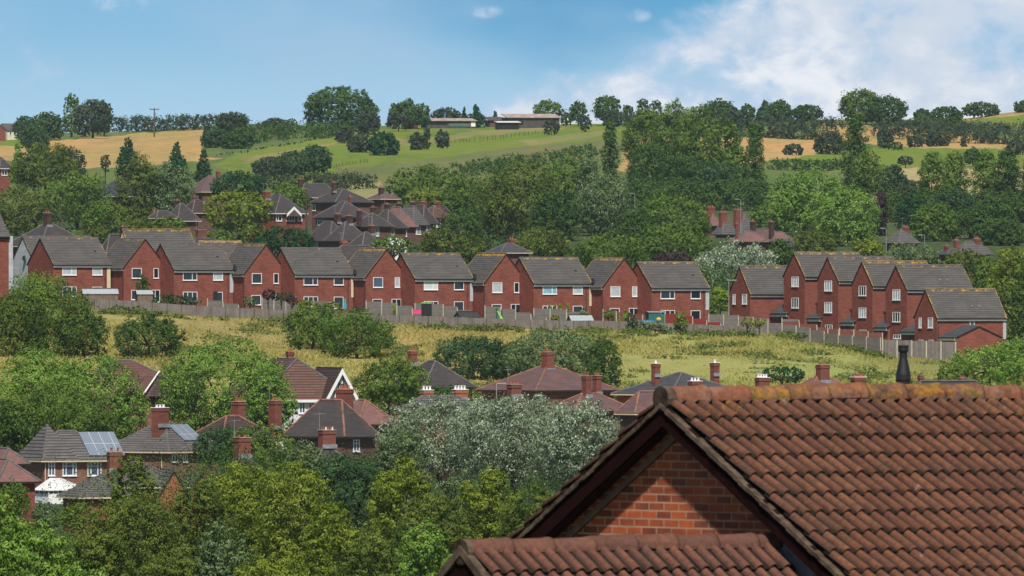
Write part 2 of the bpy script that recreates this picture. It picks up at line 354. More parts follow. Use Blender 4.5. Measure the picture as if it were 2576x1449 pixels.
def build_ground():
    a = np.concatenate([np.linspace(-.75, -.052, 30), np.linspace(-.05, .05, 640), np.linspace(.052, .75, 30)])
    Y = np.concatenate([np.linspace(-300, 20, 8), np.linspace(40, 1200, 60), np.linspace(1204, 1500, 75), np.linspace(1505, 2300, 60), np.linspace(2305, 3330, 300), np.linspace(3350, 6000, 20)])
    A, YY = np.meshgrid(a, Y); G = np.maximum(YY, 150); X = A * G
    XP = CX + F * A; Z = gz(XP, np.maximum(YY, 40))
    rng = np.random.RandomState(3)
    ph = rng.rand(8, 3) * 6.28
    bump = sum(np.sin(X / (9 + 5 * k) + ph[k, 0]) * np.cos(YY / (13 + 7 * k) + ph[k, 1]) for k in range(5)) * .10
    Z = Z + bump * np.clip((YY - 200) / 400, 0, 1)
    V = CY - Z * F / np.maximum(YY, 40)
    nx = 4 * np.sin(XP / 23 + V / 5) + 3 * np.sin(XP / 9.1) + 2 * np.sin(XP / 4.3 + V)   # ragged field edges
    ny = 1.2 * np.sin(XP / 17) + .8 * np.sin(XP / 6.3)
    XQ, VQ = XP + nx, V + ny
    col = np.zeros(X.shape + (3,)); col[:] = (.060, .085, .030)
    def z_(poly, c): m = inpoly(XQ, VQ, poly) & (YY > 1600); col[m] = c
    z_([(-2000, 300), (5000, 300), (5000, 520), (-2000, 520)], (.12, .16, .045))
    green, gold, drab, pale = (.165, .215, .032), (.46, .29, .115), (.165, .170, .062), (.44, .33, .17)
    z_([(530, 415), (600, 385), (860, 340), (1000, 322), (1015, 300), (1560, 300), (1600, 350), (1500, 372), (1250, 400), (1150, 412), (1000, 440), (700, 470)], green)
    z_([(840, 425), (1000, 412), (1280, 372), (1600, 345), (1640, 380), (1450, 400), (1200, 430), (980, 470), (850, 470)], drab)
    z_([(600, 400), (700, 382), (860, 356), (840, 362), (700, 392), (620, 410)], (.26, .22, .08))
    z_([(980, 350), (1100, 345), (1180, 330), (1350, 318), (1450, 318), (1420, 326), (1200, 342), (1090, 362), (985, 366)], (.27, .24, .08))
    z_([(1300, 355), (1500, 330), (1560, 332), (1500, 345), (1330, 366)], (.25, .23, .08))
    z_([(850, 455), (960, 455), (960, 500), (850, 500)], (.30, .27, .11))
    z_([(100, 362), (160, 352), (512, 322), (518, 345), (502, 390), (560, 400), (380, 415), (330, 420), (180, 425)], gold)
    z_([(-400, 366), (70, 366), (70, 405), (-400, 405)], gold)
    z_([(-400, 338), (75, 338), (70, 368), (-400, 368)], green)
    z_([(1580, 345), (2060, 345), (2120, 380), (1960, 402), (1700, 430), (1560, 430)], gold)
    z_([(2060, 312), (2250, 318), (2540, 352), (2560, 376), (2300, 372), (2060, 352)], gold)
    z_([(1950, 404), (2100, 380), (2200, 370), (2700, 380), (2700, 425), (2330, 424), (2240, 440), (2060, 430)], green)
    z_([(2225, 428), (2330, 420), (2470, 424), (2700, 420), (2700, 500), (2200, 500)], pale)
    z_([(2410, 280), (3000, 250), (3000, 283), (2600, 286), (2420, 303)], gold)
    z_([(2450, 300), (2600, 286), (3000, 280), (3000, 330), (2440, 312)], green)
    mead = (YY > 1150) & (YY < 1475); col[mead] = (.27, .235, .080)
    gx = np.clip((XP - 1250) / 500, 0, 1)[..., None]; 
    col[mead] = (np.array((.38, .30, .105)) * (1 - gx) + np.array((.31, .31, .095)) * gx)[mead]
    near = YY < 1150; col[near] = (.07, .085, .035)
    gard = (YY > 1475) & (YY < 1600); col[gard] = (.09, .11, .045)
    verts = np.stack([X, YY, Z], -1).reshape(-1, 3); nr, nc = X.shape
    idx = np.arange(nr * nc).reshape(nr, nc); q = np.stack([idx[:-1, :-1], idx[:-1, 1:], idx[1:, 1:], idx[1:, :-1]], -1).reshape(-1, 4)
    me = bpy.data.meshes.new('ground'); me.vertices.add(len(verts)); me.vertices.foreach_set('co', verts.astype('f').ravel())
    me.loops.add(q.size); me.loops.foreach_set('vertex_index', q.ravel().astype('i')); me.polygons.add(len(q))
    me.polygons.foreach_set('loop_start', np.arange(0, q.size, 4, dtype='i')); me.update(calc_edges=True)
    ca = me.color_attributes.new('zone', 'FLOAT_COLOR', 'POINT'); ca.data.foreach_set('color', np.concatenate([col.reshape(-1, 3), np.ones((nr * nc, 1))], 1).astype('f').ravel())
    me.polygons.foreach_set('use_smooth', [True] * len(q))
    m, b, pr, out = newmat('grassland'); spec(pr, .95, .1)
    za = b.n('ShaderNodeAttribute', attribute_name='zone'); tc = b.n('ShaderNodeTexCoord'); o = tc.outputs['Object']; x = b.xyz(o)
    st = b.vec(b.m('MULTIPLY', x[0], 1.0), b.m('MULTIPLY', x[1], .28), x[2])
    n0 = b.noise(b.vec(x[0], b.m('MULTIPLY', x[1], .10)), .022, 6.0, .65, .6); n1 = b.noise(st, .045, 6.0, .62); n2 = b.noise(st, .25, 6.0, .7); n3 = b.noise(o, 1.6, 4.0, .7)
    c = b.mix(b.ss(n1, .38, .66, .0, .5), za.outputs['Color'], b.mix(1.0, za.outputs['Color'], (.62, .95, .75), 'MULTIPLY'))
    c = b.mix(b.ss(n0, .50, .66, .0, .60), c, b.mix(1.0, c, (.62, .70, .80), 'MULTIPLY')); c = b.mix(b.ss(n0, .46, .34, .0, .45), c, b.mix(1.0, c, (1.35, 1.12, 1.3), 'MULTIPLY'))
    n9 = b.noise(b.vec(x[0], b.m('MULTIPLY', x[1], .12)), .11, 6.0, .7, .8); c = b.mix(b.ss(n9, .50, .64, .0, .45), c, b.mix(.55, c, (.24, .17, .07))); c = b.mix(b.ss(n9, .44, .34, .0, .5), c, b.mix(1.0, c, (.55, .66, .6), 'MULTIPLY'))
    c = b.mix(b.ss(n2, .45, .72, .0, .55), c, b.mix(1.0, c, (1.35, 1.12, 1.05), 'MULTIPLY'))
    c = b.mix(b.ss(n2, .48, .25, .0, .6), c, b.mix(1.0, c, (.50, .58, .55), 'MULTIPLY'))
    c = b.mix(b.ss(n3, .40, .7, .0, .35), c, b.mix(1.0, c, (.6, .65, .6), 'MULTIPLY'))
    b.set(pr.inputs['Base Color'], c)
    bp = b.n('ShaderNodeBump'); bp.inputs['Strength'].default_value = .8; bp.inputs['Distance'].default_value = .6
    b.set(bp.inputs['Height'], n2); b.set(pr.inputs['Normal'], bp.outputs[0])
    me.materials.append(m); ob = bpy.data.objects.new('ground', me); COL.objects.link(ob); tag(ob, kind='structure')
build_ground()
# ---------------------------------------------------------------- foliage
RNG = np.random.RandomState(11)
def quads_mesh(name, V, lv, tv, mat, parent=None):
    """V: (n,4,3)"""
    n = len(V); me = bpy.data.meshes.new(name); me.vertices.add(n * 4); me.vertices.foreach_set('co', V.astype('f').ravel())
    me.loops.add(n * 4); me.loops.foreach_set('vertex_index', np.arange(n * 4, dtype='i')); me.polygons.add(n)
    me.polygons.foreach_set('loop_start', np.arange(0, n * 4, 4, dtype='i')); me.update(calc_edges=True)
    for nm, v in (('lv', lv), ('tv', tv)):
        at = me.attributes.new(nm, 'FLOAT', 'FACE'); at.data.foreach_set('value', v.astype('f'))
    me.materials.append(mat); o = bpy.data.objects.new(name, me); COL.objects.link(o)
    if parent: o.parent = parent
    return o
def unit(v): return v / np.maximum(np.linalg.norm(v, axis=-1, keepdims=True), 1e-9)
def leaves(blobs, n, leaf, droop=0.0, tight=.16, tw=14, upb=.35, asp=.55, inner=.55):
    """blobs (k,6): centre, radii -> quads. leaves sit in twig clusters on the shells of the blobs"""
    B = np.asarray(blobs, float); area = (B[:, 3] * B[:, 5]); pr = area / area.sum(); rng = RNG
    if n < 7000: tw = 6
    nt_ = max(60, n // tw)
    bi = rng.choice(len(B), nt_, p=pr); d = unit(rng.normal(size=(nt_, 3))); d[:, 2] += .15
    back = (d[:, 1] > .55) & (rng.rand(nt_) < .6); d[back, 1] *= -1; d = unit(d)
    rf = 1 - inner * rng.rand(nt_) ** 2.0; rf[rng.rand(nt_) < .06] *= 1.12
    T = B[bi, :3] + d * B[bi, 3:] * rf[:, None]
    # drop twigs buried in other blobs
    keep = np.ones(nt_, bool)
    for k in range(len(B)):
        q = ((T - B[k, :3]) / B[k, 3:]); keep &= (np.einsum('ij,ij->i', q, q) > .42 ** 2) | (bi == k) & (rf > .3)
    T, d, bi = T[keep], d[keep], bi[keep]; nt_ = len(T)
    ti = rng.randint(0, nt_, n); sg = tight * B[bi[ti], 3:].min(1)
    off = rng.normal(size=(n, 3)) * sg[:, None]; off[:, 2] -= droop * np.abs(off[:, 2]) + droop * sg * rng.rand(n) * 2
    C = T[ti] + off
    N = unit(.85 * d[ti] + .55 * off / (sg[:, None] + 1e-6) + np.array([0, 0, upb]) + .38 * rng.normal(size=(n, 3)))
    a = rng.normal(size=(n, 3)); a[:, 2] -= droop * 2.5; a = unit(a - N * np.einsum('ij,ij->i', a, N)[:, None]); c = np.cross(N, a)
    s = leaf * (.65 + .7 * rng.rand(n))[:, None] * .5
    V = np.stack([C - a * s, C + c * s * asp, C + a * s, C - c * s * asp], 1)
    return V, rng.rand(n), np.clip(.5 + .22 * rng.normal(size=len(B))[bi] + .16 * rng.normal(size=nt_), 0, 1)[ti]
def ell_blobs(rx, rz, kind, rng):
    """blobs inside a crown of half width rx, half height rz, centre at origin; depth = rx"""
    out = []; mn = min(rx, rz); mx = max(rx, rz)
    def add(x, y, z, r, fz=1.0, fx=1.0): out.append((x, y, z, r * fx, r * fx, r * fz))
    if kind in ('round', 'feather', 'bush', 'spread', 'loose'):
        lo, hi, n0 = {'round': (.24, .40, 46), 'feather': (.20, .38, 46), 'bush': (.24, .38, 40), 'spread': (.24, .36, 44), 'loose': (.18, .34, 40)}[kind]
        nb = int(n0 * (mx / mn) ** .9); ph = rng.rand() * 6.28; fz = {'round': .85, 'feather': 1.2, 'bush': .9, 'spread': .5, 'loose': .95}[kind]
        ck = {'loose': .55, 'feather': .66}.get(kind, .84); out.append((0, 0, -.04 * rz, rx * ck, rx * ck * .85, rz * ck))
        for i in range(nb):
            z = 1 - 2 * (i + .5) / nb; z = max(-.9, z + rng.normal() * .06); q = math.sqrt(max(0, 1 - min(1, z * z))); t = i * 2.39996 + ph + rng.normal() * .25
            if z < .25 and kind != 'spread': q = min(1.0, q ** .35)
            dx, dy = q * math.cos(t), q * math.sin(t)
            if dy > .45 and rng.rand() < .6: continue
            r = mn * (lo + (hi - lo) * rng.rand()); k = 1.02 - .10 * rng.rand() if kind in ('round', 'bush') else 1.06 - .22 * rng.rand()
            add(dx * max(rx - r, 0) * k, dy * max(rx - r, 0) * k, z * max(rz - r * fz, 0) * k, r, fz)
    elif kind == 'cone':
        nb = int(26 * max(1, rz / rx * .6))
        for i in range(nb):
            t = ((i + .5) / nb) ** .85; z = -rz + 2 * rz * t * .93; w = rx * (1 - t) ** .72 * (.88 + .2 * rng.rand()); a = i * 2.4; r = max(.20 * rx, w * .46)
            sy = math.sin(a); sy = -abs(sy) if rng.rand() < .5 else sy
            add(math.cos(a) * max(w - r, 0), sy * max(w - r, 0), min(z, rz - 1.2 * r), r, 1.25)
        add(0, 0, rz * .80, rx * .17, 1.8)
        for t in (.1, .3, .5, .7): w = rx * (1 - t) ** .72 * .72; add(0, 0, -rz + 2 * rz * t, w, max(1, rz * .3 / w))
    elif kind == 'poplar':
        nb = int(13 * rz / rx)
        for i in range(nb):
            t = (i + .5) / nb; z = -rz + 2 * rz * t; w = rx * (min(1, (1.05 - t) * 2.2) ** .6) * (.82 + .26 * rng.rand()); a = i * 2.4; r = rx * (.32 + .2 * rng.rand())
            add(math.cos(a) * max(w - r, 0), math.sin(a) * max(w - r, 0), min(z, rz - 1.4 * r), r, 1.5)
        for t in (.12, .32, .52, .72): add(0, 0, -rz + 2 * rz * t, rx * .62, rz * .26 / (rx * .62))
    return out
LP = 2.35      # leaf length in render pixels
NLEAF = [0]
def tree(x, yt, yb, w, D, kind, col, label, name='tree', cat='tree', group=None, cover=5.0, lpx=None, trunk=True, ground_y=None, droop=None, loc_z=None, tw=14, tk=1.0):
    s = sc(D); zt = (CY - yt) / s; zb = (CY - yb) / s; rx = w / 2 / s * 1.06; g = ground(x, D)
    if zb < g + .1: zb = g + .1
    if D > 2900: zb = min(zb, g + .12 * (zt - g))
    if kind in ('bush', 'round', 'feather', 'loose') and yb - yt < 260: zb -= .12 * (zt - zb); zb = max(zb, g - .25 * (zt - g))
    rz = max((zt - zb) / 2, .3); X = (x - CX) / s
    root = empty(name, (X, D, g if loc_z is None else loc_z), 0, label, cat, group)
    g0 = root.location.z
    rng = np.random.RandomState(int(x * 7 + yt * 13 + w) % 100000)
    bl = np.array(ell_blobs(rx, rz, kind, rng)); bl[:, 2] += (zt + zb) / 2 - g0
    lp = lpx or LP; leaf = lp * D / (F * 1024 / 2576)
    apx = (w / 2.5156) * ((yb - yt) / 2.5156) * .8
    if D > 2500: cover *= 1.9; tk *= .8
    n = int(max(250, cover * apx / (.275 * lp * lp))); NLEAF[0] += n
    dr = droop if droop is not None else {'feather': .55, 'poplar': 0.0, 'cone': .25}.get(kind, .05)
    V, lv, tv = leaves(bl, n, leaf, dr, inner=.3 if D > 2500 else .55, tight=tk * {'spread': .24, 'feather': .22, 'loose': .26, 'poplar': .2}.get(kind, .17), tw=tw)
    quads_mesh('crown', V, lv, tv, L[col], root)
    if trunk:
        mb = MB(); H = zt - g0; tr = max(.12, .022 * H + .02 * rx)
        top = Vector((0, 0, (zb - g0) + .9 * rz)); pts = [Vector((0, 0, -.3)), Vector((rng.normal() * .03 * rx, 0, top.z * .45)), top]
        mb.tube(pts[0], pts[1], tr, tr * .75, 7); mb.tube(pts[1], pts[2], tr * .75, tr * .3, 7)
        for k in rng.choice(len(bl), min(len(bl), 9), replace=False):
            c = Vector(bl[k, :3]); st = pts[1].lerp(top, .1 + .6 * rng.rand())
            mid = st.lerp(c, .5) + Vector((0, 0, .12 * (c - st).length)); mb.tube(st, mid, tr * .38, tr * .24, 5); mb.tube(mid, c, tr * .24, tr * .08, 5)
        mb.build('trunk', M['bark'], root, smooth=True)
    return root
def hedge(pts, col, label, cover=4.5, name='hedge', D=None, group=None, kind=None, lump=1.0, lpx=None):
    """pts: (x, ytop, ybase) along the hedge; stands on the ground"""
    bl = []; rng = np.random.RandomState(int(pts[0][0] + pts[-1][1]) % 9999); ar = 0; c0 = None
    for (x0, t0, b0), (x1, t1, b1) in zip(pts, pts[1:]):
        m = max(3, int(1.4 * abs(x1 - x0) / (.55 * ((b0 - t0) + (b1 - t1)) / 2) * 2.6))
        ar += abs(x1 - x0) * ((b0 - t0) + (b1 - t1)) / 2
        for i in range(m):
            t = (i + rng.rand()) / m; x = x0 + (x1 - x0) * t; yt = t0 + (t1 - t0) * t; yb = b0 + (b1 - b0) * t
            Dd = (D if D else Dat(x, yb)); s = sc(Dd); g = ground(x, Dd); zt = (CY - yt) / s; h = max(zt - g, .4)
            p = Vector(((x - CX) / s, Dd, g)); c0 = c0 or p.copy(); hh = h * (.80 + .26 * rng.rand()); r = hh * (.30 + .16 * rng.rand())
            q = p - c0; bl.append((q.x, q.y + rng.normal() * .3 * r, q.z + hh - r, r * 1.1 * lump, r * 1.1, r)); bl.append((q.x + rng.normal() * r, q.y, q.z + .36 * h, r * 2.0, r * 1.3, h * .52))
    root = empty(name, c0, 0, label, name.replace('_', ' ') if name == 'hedge' else 'hedge', group)
    if kind: tag(root, kind=kind)
    Dm = c0.y; lp = lpx or LP; n = int(max(300, cover * ar / 6.33 / (.275 * lp * lp))); NLEAF[0] += n
    V, lv, tv = leaves(np.array(bl), n, lp * Dm / (F * 1024 / 2576), .05)
    quads_mesh('crown', V, lv, tv, L[col], root)
    return root
# ---------------------------------------------------------------- houses
AER = random.Random(12)
class House:
    """local frame: origin at the near left foot of the front wall, x along the front, y into depth"""
    def __init__(s, name, xc, ybase, D, th, label, cat='house', group=None):
        s.xc, s.yb, s.D, s.th = xc, ybase, D, th; s.s = sc(D); p = P(xc, ybase, D)
        s.root = empty(name, p, R_(th), label, cat, group); s.c, s.sn = math.cos(R_(th)), math.sin(R_(th)); s.p = p; s.g = min(-1.5, ground(xc, D) - p.z - 2.0)
    def z(s, y): return (s.yb - y) / s.s
    def lx(s, xp, y=0.0):
        """local x on the plane local-y = y whose picture column is xp"""
        k = (xp - CX) / F; X0 = s.p.x - s.sn * y; Y0 = s.p.y + s.c * y
        return (k * Y0 - X0) / (s.c - k * s.sn)
    def ly(s, xp, x=0.0):
        k = (xp - CX) / F; X0 = s.p.x + s.c * x; Y0 = s.p.y + s.sn * x
        return (k * Y0 - X0) / (-s.sn - k * s.c)
    def local(s, w):
        q = Vector(w) - s.p; return Vector((q.x * s.c + q.y * s.sn, -q.x * s.sn + q.y * s.c, q.z))
    def zat(s, y, lx, ly):
        D = s.p.y + s.sn * lx + s.c * ly; return (CY - y) / F * D - s.p.z
    def part(s, mb, name, mats, parent=None, **k): return mb.build(name, mats, parent or s.root, **k)
    def ex(s, mb, x, r, y0=0.0):  pass
def window(H, face, a0, a1, z0, z1, lights=2, pane='glass', pos=0.0, proud=.03, fr=.07, frame='upvc', top=False, sill=True, name='window'):
    """face 'front' (plane y=pos) or 'left' (plane x=pos); a0..a1 along the face"""
    if face == 'front': T = Matrix(((1, 0, 0, 0), (0, 1, 0, pos), (0, 0, 1, 0), (0, 0, 0, 1)))
    elif face == 'left': T = Matrix(((0, 1, 0, pos), (-1, 0, 0, 0), (0, 0, 1, 0), (0, 0, 0, 1)))   # a -> -y
    elif face == 'right': T = Matrix(((0, -1, 0, pos), (1, 0, 0, 0), (0, 0, 1, 0), (0, 0, 0, 1)))
    if face == 'left': a0, a1 = -a1, -a0
    if a0 > a1: a0, a1 = a1, a0
    m = MB(); y0, y1 = -proud - .03, .02
    m.box(a0, a1, y0, y1, z1 - fr, z1, M=T); m.box(a0, a1, y0, y1, z0, z0 + fr, M=T)
    m.box(a0, a0 + fr, y0, y1, z0 + fr, z1 - fr, M=T); m.box(a1 - fr, a1, y0, y1, z0 + fr, z1 - fr, M=T)
    for k in (lights if isinstance(lights, (list, tuple)) else [i / lights for i in range(1, lights)]):
        c = a0 + (a1 - a0) * k; m.box(c - fr * .5, c + fr * .5, y0 + .004, y1, z0 + fr, z1 - fr, M=T)
    if top: zt = z1 - (z1 - z0) * .3; m.box(a0 + fr, a1 - fr, y0 + .008, y1, zt - fr * .35, zt + fr * .35, M=T)
    w = m.build(name, M[frame], H.root)
    g = MB(); g.face([T @ Vector(q) for q in ((a0 + fr * .5, -.012, z0 + fr * .5), (a1 - fr * .5, -.012, z0 + fr * .5), (a1 - fr * .5, -.012, z1 - fr * .5), (a0 + fr * .5, -.012, z1 - fr * .5))])
    g.build('pane', M[pane], w)
    if sill:
        k = MB(); k.box(a0 - .05, a1 + .05, -proud - .10, .01, z0 - .07, z0 - .003, M=T); k.build('sill', M[frame], w)
    return w
def wallbox(H, Wd, Dp, hz, gable=None, rise=0, mat='brick', z0=None):
    m = MB(); z0 = H.g if z0 is None else z0
    if gable == 'x':     # gables on the left and right ends
        m.face([(0, 0, z0), (Wd, 0, z0), (Wd, 0, hz), (0, 0, hz)]); m.face([(Wd, Dp, z0), (0, Dp, z0), (0, Dp, hz), (Wd, Dp, hz)])
        m.face([(0, Dp, z0), (0, 0, z0), (0, 0, hz), (0, Dp / 2, hz + rise), (0, Dp, hz)]); m.face([(Wd, 0, z0), (Wd, Dp, z0), (Wd, Dp, hz), (Wd, Dp / 2, hz + rise), (Wd, 0, hz)])
    elif gable == 'y':
        m.face([(0, 0, z0), (Wd, 0, z0), (Wd, 0, hz), (Wd / 2, 0, hz + rise), (0, 0, hz)]); m.face([(Wd, Dp, z0), (0, Dp, z0), (0, Dp, hz), (Wd / 2, Dp, hz + rise), (Wd, Dp, hz)])
        m.face([(0, Dp, z0), (0, 0, z0), (0, 0, hz), (0, Dp, hz)]); m.face([(Wd, 0, z0), (Wd, Dp, z0), (Wd, Dp, hz), (Wd, 0, hz)])
    else: m.box(0, Wd, 0, Dp, z0, hz)
    return m.build('wall', M[mat], H.root)
def gable_roof(H, Wd, Dp, hz, rise, axis, mat, ov=.28, vg=.10, th=.13, lichen=0.0, ridge='ridge_g', verge=True):
    m = MB()
    if axis == 'x': half = Dp / 2; T = lambda a, b_, z: (a, b_, z); L_ = Wd
    else: half = Wd / 2; T = lambda a, b_, z: (b_, a, z); L_ = Dp
    k = rise / half; ze = hz - k * ov + .02; zr = hz + rise + .02
    m.roofpoly([T(-vg, -ov, ze + .12), T(L_ + vg, -ov, ze + .12), T(L_ + vg, half, zr + .12), T(-vg, half, zr + .12)], zr + .12, th, 0, 1)
    m.roofpoly([T(-vg, 2 * half + ov, ze + .12), T(-vg, half, zr + .12), T(L_ + vg, half, zr + .12), T(L_ + vg, 2 * half + ov, ze + .12)], zr + .12, th, 0, 1)
    r = m.build('roof', [M[mat], M['fascia_dk']], H.root); r['lichen'] = lichen
    rb = MB(); rb.tube(T(-vg - .01, half, zr + .11), T(L_ + vg + .01, half, zr + .11), .10, n=8); rr = rb.build('ridge_tile', M['ridge_lich' if lichen > .55 else ridge], r)
    return r, ze, zr
def fascia_gutter(H, a0, a1, ze, ov, side='front', Dp=0, mat='upvc', gut='black', h=.22):
    m = MB(); g = MB()
    if side == 'front':
        m.box(a0, a1, -ov + .03, -ov + .06, ze - h, ze + .02); m.box(a0, a1, -ov + .062, -.002, ze - h, ze - h + .02); g.box(a0, a1, -ov - .09, -ov + .026, ze - .03, ze + .06)
    else:
        m.box(-ov + .03, -ov + .06, a0, a1, ze - h, ze + .02); m.box(-ov + .062, -.002, a0, a1, ze - h, ze - h + .02); g.box(-ov - .09, -ov + .026, a0, a1, ze - .03, ze + .06)
    m.build('fascia', M[mat], H.root); g.build('gutter', M[gut], H.root)
def dish(H, p, r=.35, flip=False):
    m = MB(); c = Vector(p); n = 12; ax = Vector((.25, -1, .35)).normalized(); u = ax.orthogonal().normalized(); w = ax.cross(u)
    rim = [c + ax * .08 + (u * math.cos(k / n * 6.283) + w * math.sin(k / n * 6.283)) * r for k in range(n)]
    for k in range(n): m.face([c, rim[k], rim[(k + 1) % n]]); m.face([c - ax * .02, rim[(k + 1) % n], rim[k]])
    m.tube(c, c + Vector((.0, .25, -.45)), .025, n=6); m.tube(c - w * r * .9, c + ax * .35, .015, n=5)
    return m.build('satellite_dish', M['pipe'], H.root)
def downpipe(H, x, y, z1, z0=-.2, mat='pipe', r=.045):
    m = MB(); m.tube((x, y - .06, z0), (x, y - .06, z1), r, n=6); m.build('downpipe', M[mat], H.root)
def chimney(H, xp0, xp1, yt, yb, dy=None, dD=None, mat='chim', pots=2, pot='pot', cap=True, deep=.6, pot_h=.35, wpix=None, cw=False, lead=True):
    """stack whose near face spans columns xp0..xp1; dy local depth of the stack"""
    y = dy; A_ = (xp1 - xp0) / H.s - .08; deep = min(deep, 1.2, A_ * .8)
    w = max(.4, (A_ - deep * abs(H.sn)) / H.c); lx1 = H.lx(xp1, y - deep / 2) - .04; lx0 = lx1 - w
    zt = H.zat(yt, lx0, y); zb = H.zat(yb, lx0, y) - 1.5
    ph = pot_h if pots else 0; zt -= ph
    m = MB(); m.box(lx0, lx1, y - deep / 2, y + deep / 2, zb, zt - .38); m.box(lx0 - .05, lx1 + .05, y - deep / 2 - .05, y + deep / 2 + .05, zt - .38, zt - .2)
    m.box(lx0 - .02, lx1 + .02, y - deep / 2 - .02, y + deep / 2 + .02, zt - .2, zt - .06)
    c = m.build('chimney', M[mat], H.root)
    if cap:
        k = MB(); k.box(lx0 - .06, lx1 + .06, y - deep / 2 - .06, y + deep / 2 + .06, zt - .06, zt); k.build('chimney_cap', M['upvc' if cw else 'cap'], c)
    for i in range(pots):
        t = (i + .5) / pots; q = MB(); px = lx0 + w * t; r = min(.12, w / pots * .38)
        q.lathe((px, y, zt), [(r * 1.1, 0), (r * 1.1, .05), (r * .85, .07), (r * .8, ph - .07), (r * 1.1, ph - .05), (r * 1.1, ph)], 9); q.build('chimney_pot', M['potw' if (pot == 'mix' and i % 3 == 2) or pot == 'potw' else 'pot'], c)
    if AER.random() < .3 and deep > .7:
        q = MB(); ax_ = lx0 + .1; ay = y + deep / 2 - .05; q.tube((ax_, ay, zt - .8), (ax_, ay, zt + 1.5), .022, n=5); q.tube((ax_ - .55, ay, zt + 1.35), (ax_ + .55, ay, zt + 1.42), .018, n=4)
        for k in range(6): q.tube((ax_ - .5 + k * .2, ay - .22, zt + 1.36), (ax_ - .5 + k * .2, ay + .22, zt + 1.36), .010, n=4)
        q.build('aerial', M['steel'], c)
    if lead:
        q = MB(); q.box(lx0 - .06, lx1 + .08, y - deep / 2 - .12, y - deep / 2 - .003, zb + 1.15, zb + 1.5); q.build('flashing', M['lead'], c)
    return c
# ---- modern red brick houses -------------------------------------------------
TH = 27.5
def modern_wide(xc, xr, ye, yr, D, label, wins, lich=.3, strip=None, stripx=None, ndish=False, pipe=True, extra=None, group='modern red brick houses in the row', depth=None, yb=None, rise_px=None, hgt=5.05, vg=.10):
    s = sc(D); yb = yb or ye + hgt * s; H = House('modern_house', xc, yb, D, TH, label, 'house', group)
    Wd = H.lx(xr); Dp = depth or 7.9; hz = H.z(ye); rise = (ye - yr) / s - .12
    wallbox(H, Wd, Dp, hz, 'x', rise)
    r, ze, zr = gable_roof(H, Wd, Dp, hz, rise, 'x', 'roof_g', lichen=lich, vg=vg)
    fascia_gutter(H, -.02, Wd + .05, ze, .28)
    for w in wins:
        face, x0, x1, y0, y1, li, pane = w[:7]; top = w[7] if len(w) > 7 else False; pos = 0
        if face == 'front': a0, a1 = H.lx(x0), H.lx(x1); window(H, 'front', a0, a1, H.z(y1), H.z(y0), li, pane, top=top)
        else: a0, a1 = H.ly(x1), H.ly(x0); window(H, 'left', a0, a1, H.z(y1), H.z(y0), li, pane, top=top)
    if strip:
        m = MB(); m.box(H.lx(stripx[0]), Wd + .04, -.05, .35, H.z(stripx[1]), ze - .24); m.build('cladding', M[strip], H.root)
    if pipe: downpipe(H, Wd - .75, 0, ze - .05)
    if ndish:
        mm = dish(H, (Wd + .05, -.35, hz + .25))
    # soil vent on the roof
    m = MB(); m.box(Wd * .82, Wd * .82 + .3, Dp * .22, Dp * .22 + .25, hz + rise * .44, hz + rise * .44 + .28); m.build('roof_vent', M['black'], H.root)
    return H
def modern_gable(xc, xr, ye, yr, D, label, wins, lich=.3, ndish=True, group='modern red brick houses in the row', depth=8.2, hgt=5.05):
    s = sc(D); yb = ye + hgt * s; H = House('modern_house', xc, yb, D, TH, label, 'house', group)
    Wd = H.lx(xr); hz = H.z(ye); rise = (ye - yr) / s - .12
    wallbox(H, Wd, depth, hz, 'y', rise)
    r, ze, zr = gable_roof(H, Wd, depth, hz, rise, 'y', 'roof_g', lichen=lich)
    fascia_gutter(H, -.05, depth, ze, .28, 'left', h=.18)
    for w in wins:
        face, x0, x1, y0, y1, li, pane = w[:7]; window(H, 'front', H.lx(x0), H.lx(x1), H.z(y1), H.z(y0), li, pane)
    downpipe(H, -.1, .12, ze - .1)
    m = MB(); m.lathe((Wd - .12, -.12, hz - .25), [(.05, 0), (.09, .06), (.09, .14), (.04, .18)], 8); m.build('security_light', M['upvc'], H.root)
    return H
G1 = 'glass'; C1 = 'curtain'
A = [2.0 / 3]
def std_w(xc, ye, p1='glass', p2='glass', lower=True, mid='glass'):
    d = ye - 712.0; x = xc - 1342.5
    w = [('front', 1365 + x, 1400.5 + x, 717 + d, 741 + d, [.66], p1), ('front', 1441 + x, 1465.5 + x, 717 + d, 741 + d, 1, p2)]
    if lower: w += [('front', 1365 + x, 1401 + x, 770 + d, 795 + d, [.33, .66], mid), ('front', 1441 + x, 1465 + x, 770.5 + d, 800 + d, 1, 'glass')]
    return w
def std_g(xc, ye, p1='glass', p2='glass'):
    d = ye - 719.0; x = xc - 1517.0
    return [('front', 1535.5 + x, 1560 + x, 720.5 + d, 746 + d, 1, p1), ('front', 1590 + x, 1602.5 + x, 720.5 + d, 746 + d, 1, p2),
            ('front', 1534 + x, 1558 + x, 775.5 + d, 800 + d, 1, 'glass'), ('front', 1582 + x, 1606 + x, 775 + d, 806 + d, 2, 'glass')]
modern_wide(134, 277, 664, 598, 1500, 'red brick house farthest left with wide grey roof behind the big dark tree', std_w(134, 663, C1, C1), .25, 'cream', (269, 725))
modern_gable(311, 419, 672, 600, 1501.2, 'gable-fronted red brick house with small bush against its wall', std_g(313, 673), .45)
modern_wide(437.5, 586, 677, 612, 1500, 'wide red brick house behind the dark tank and leafy fence, plain grey roof', std_w(437.5, 676, 'glass', C1), .15, 'clad', (578, 736), ndish=True)
modern_gable(615, 723, 687, 613, 1501.2, 'gable-fronted brick house with yellow-edged roof above the purple-brown garden shrubs', std_g(615, 686), .5)
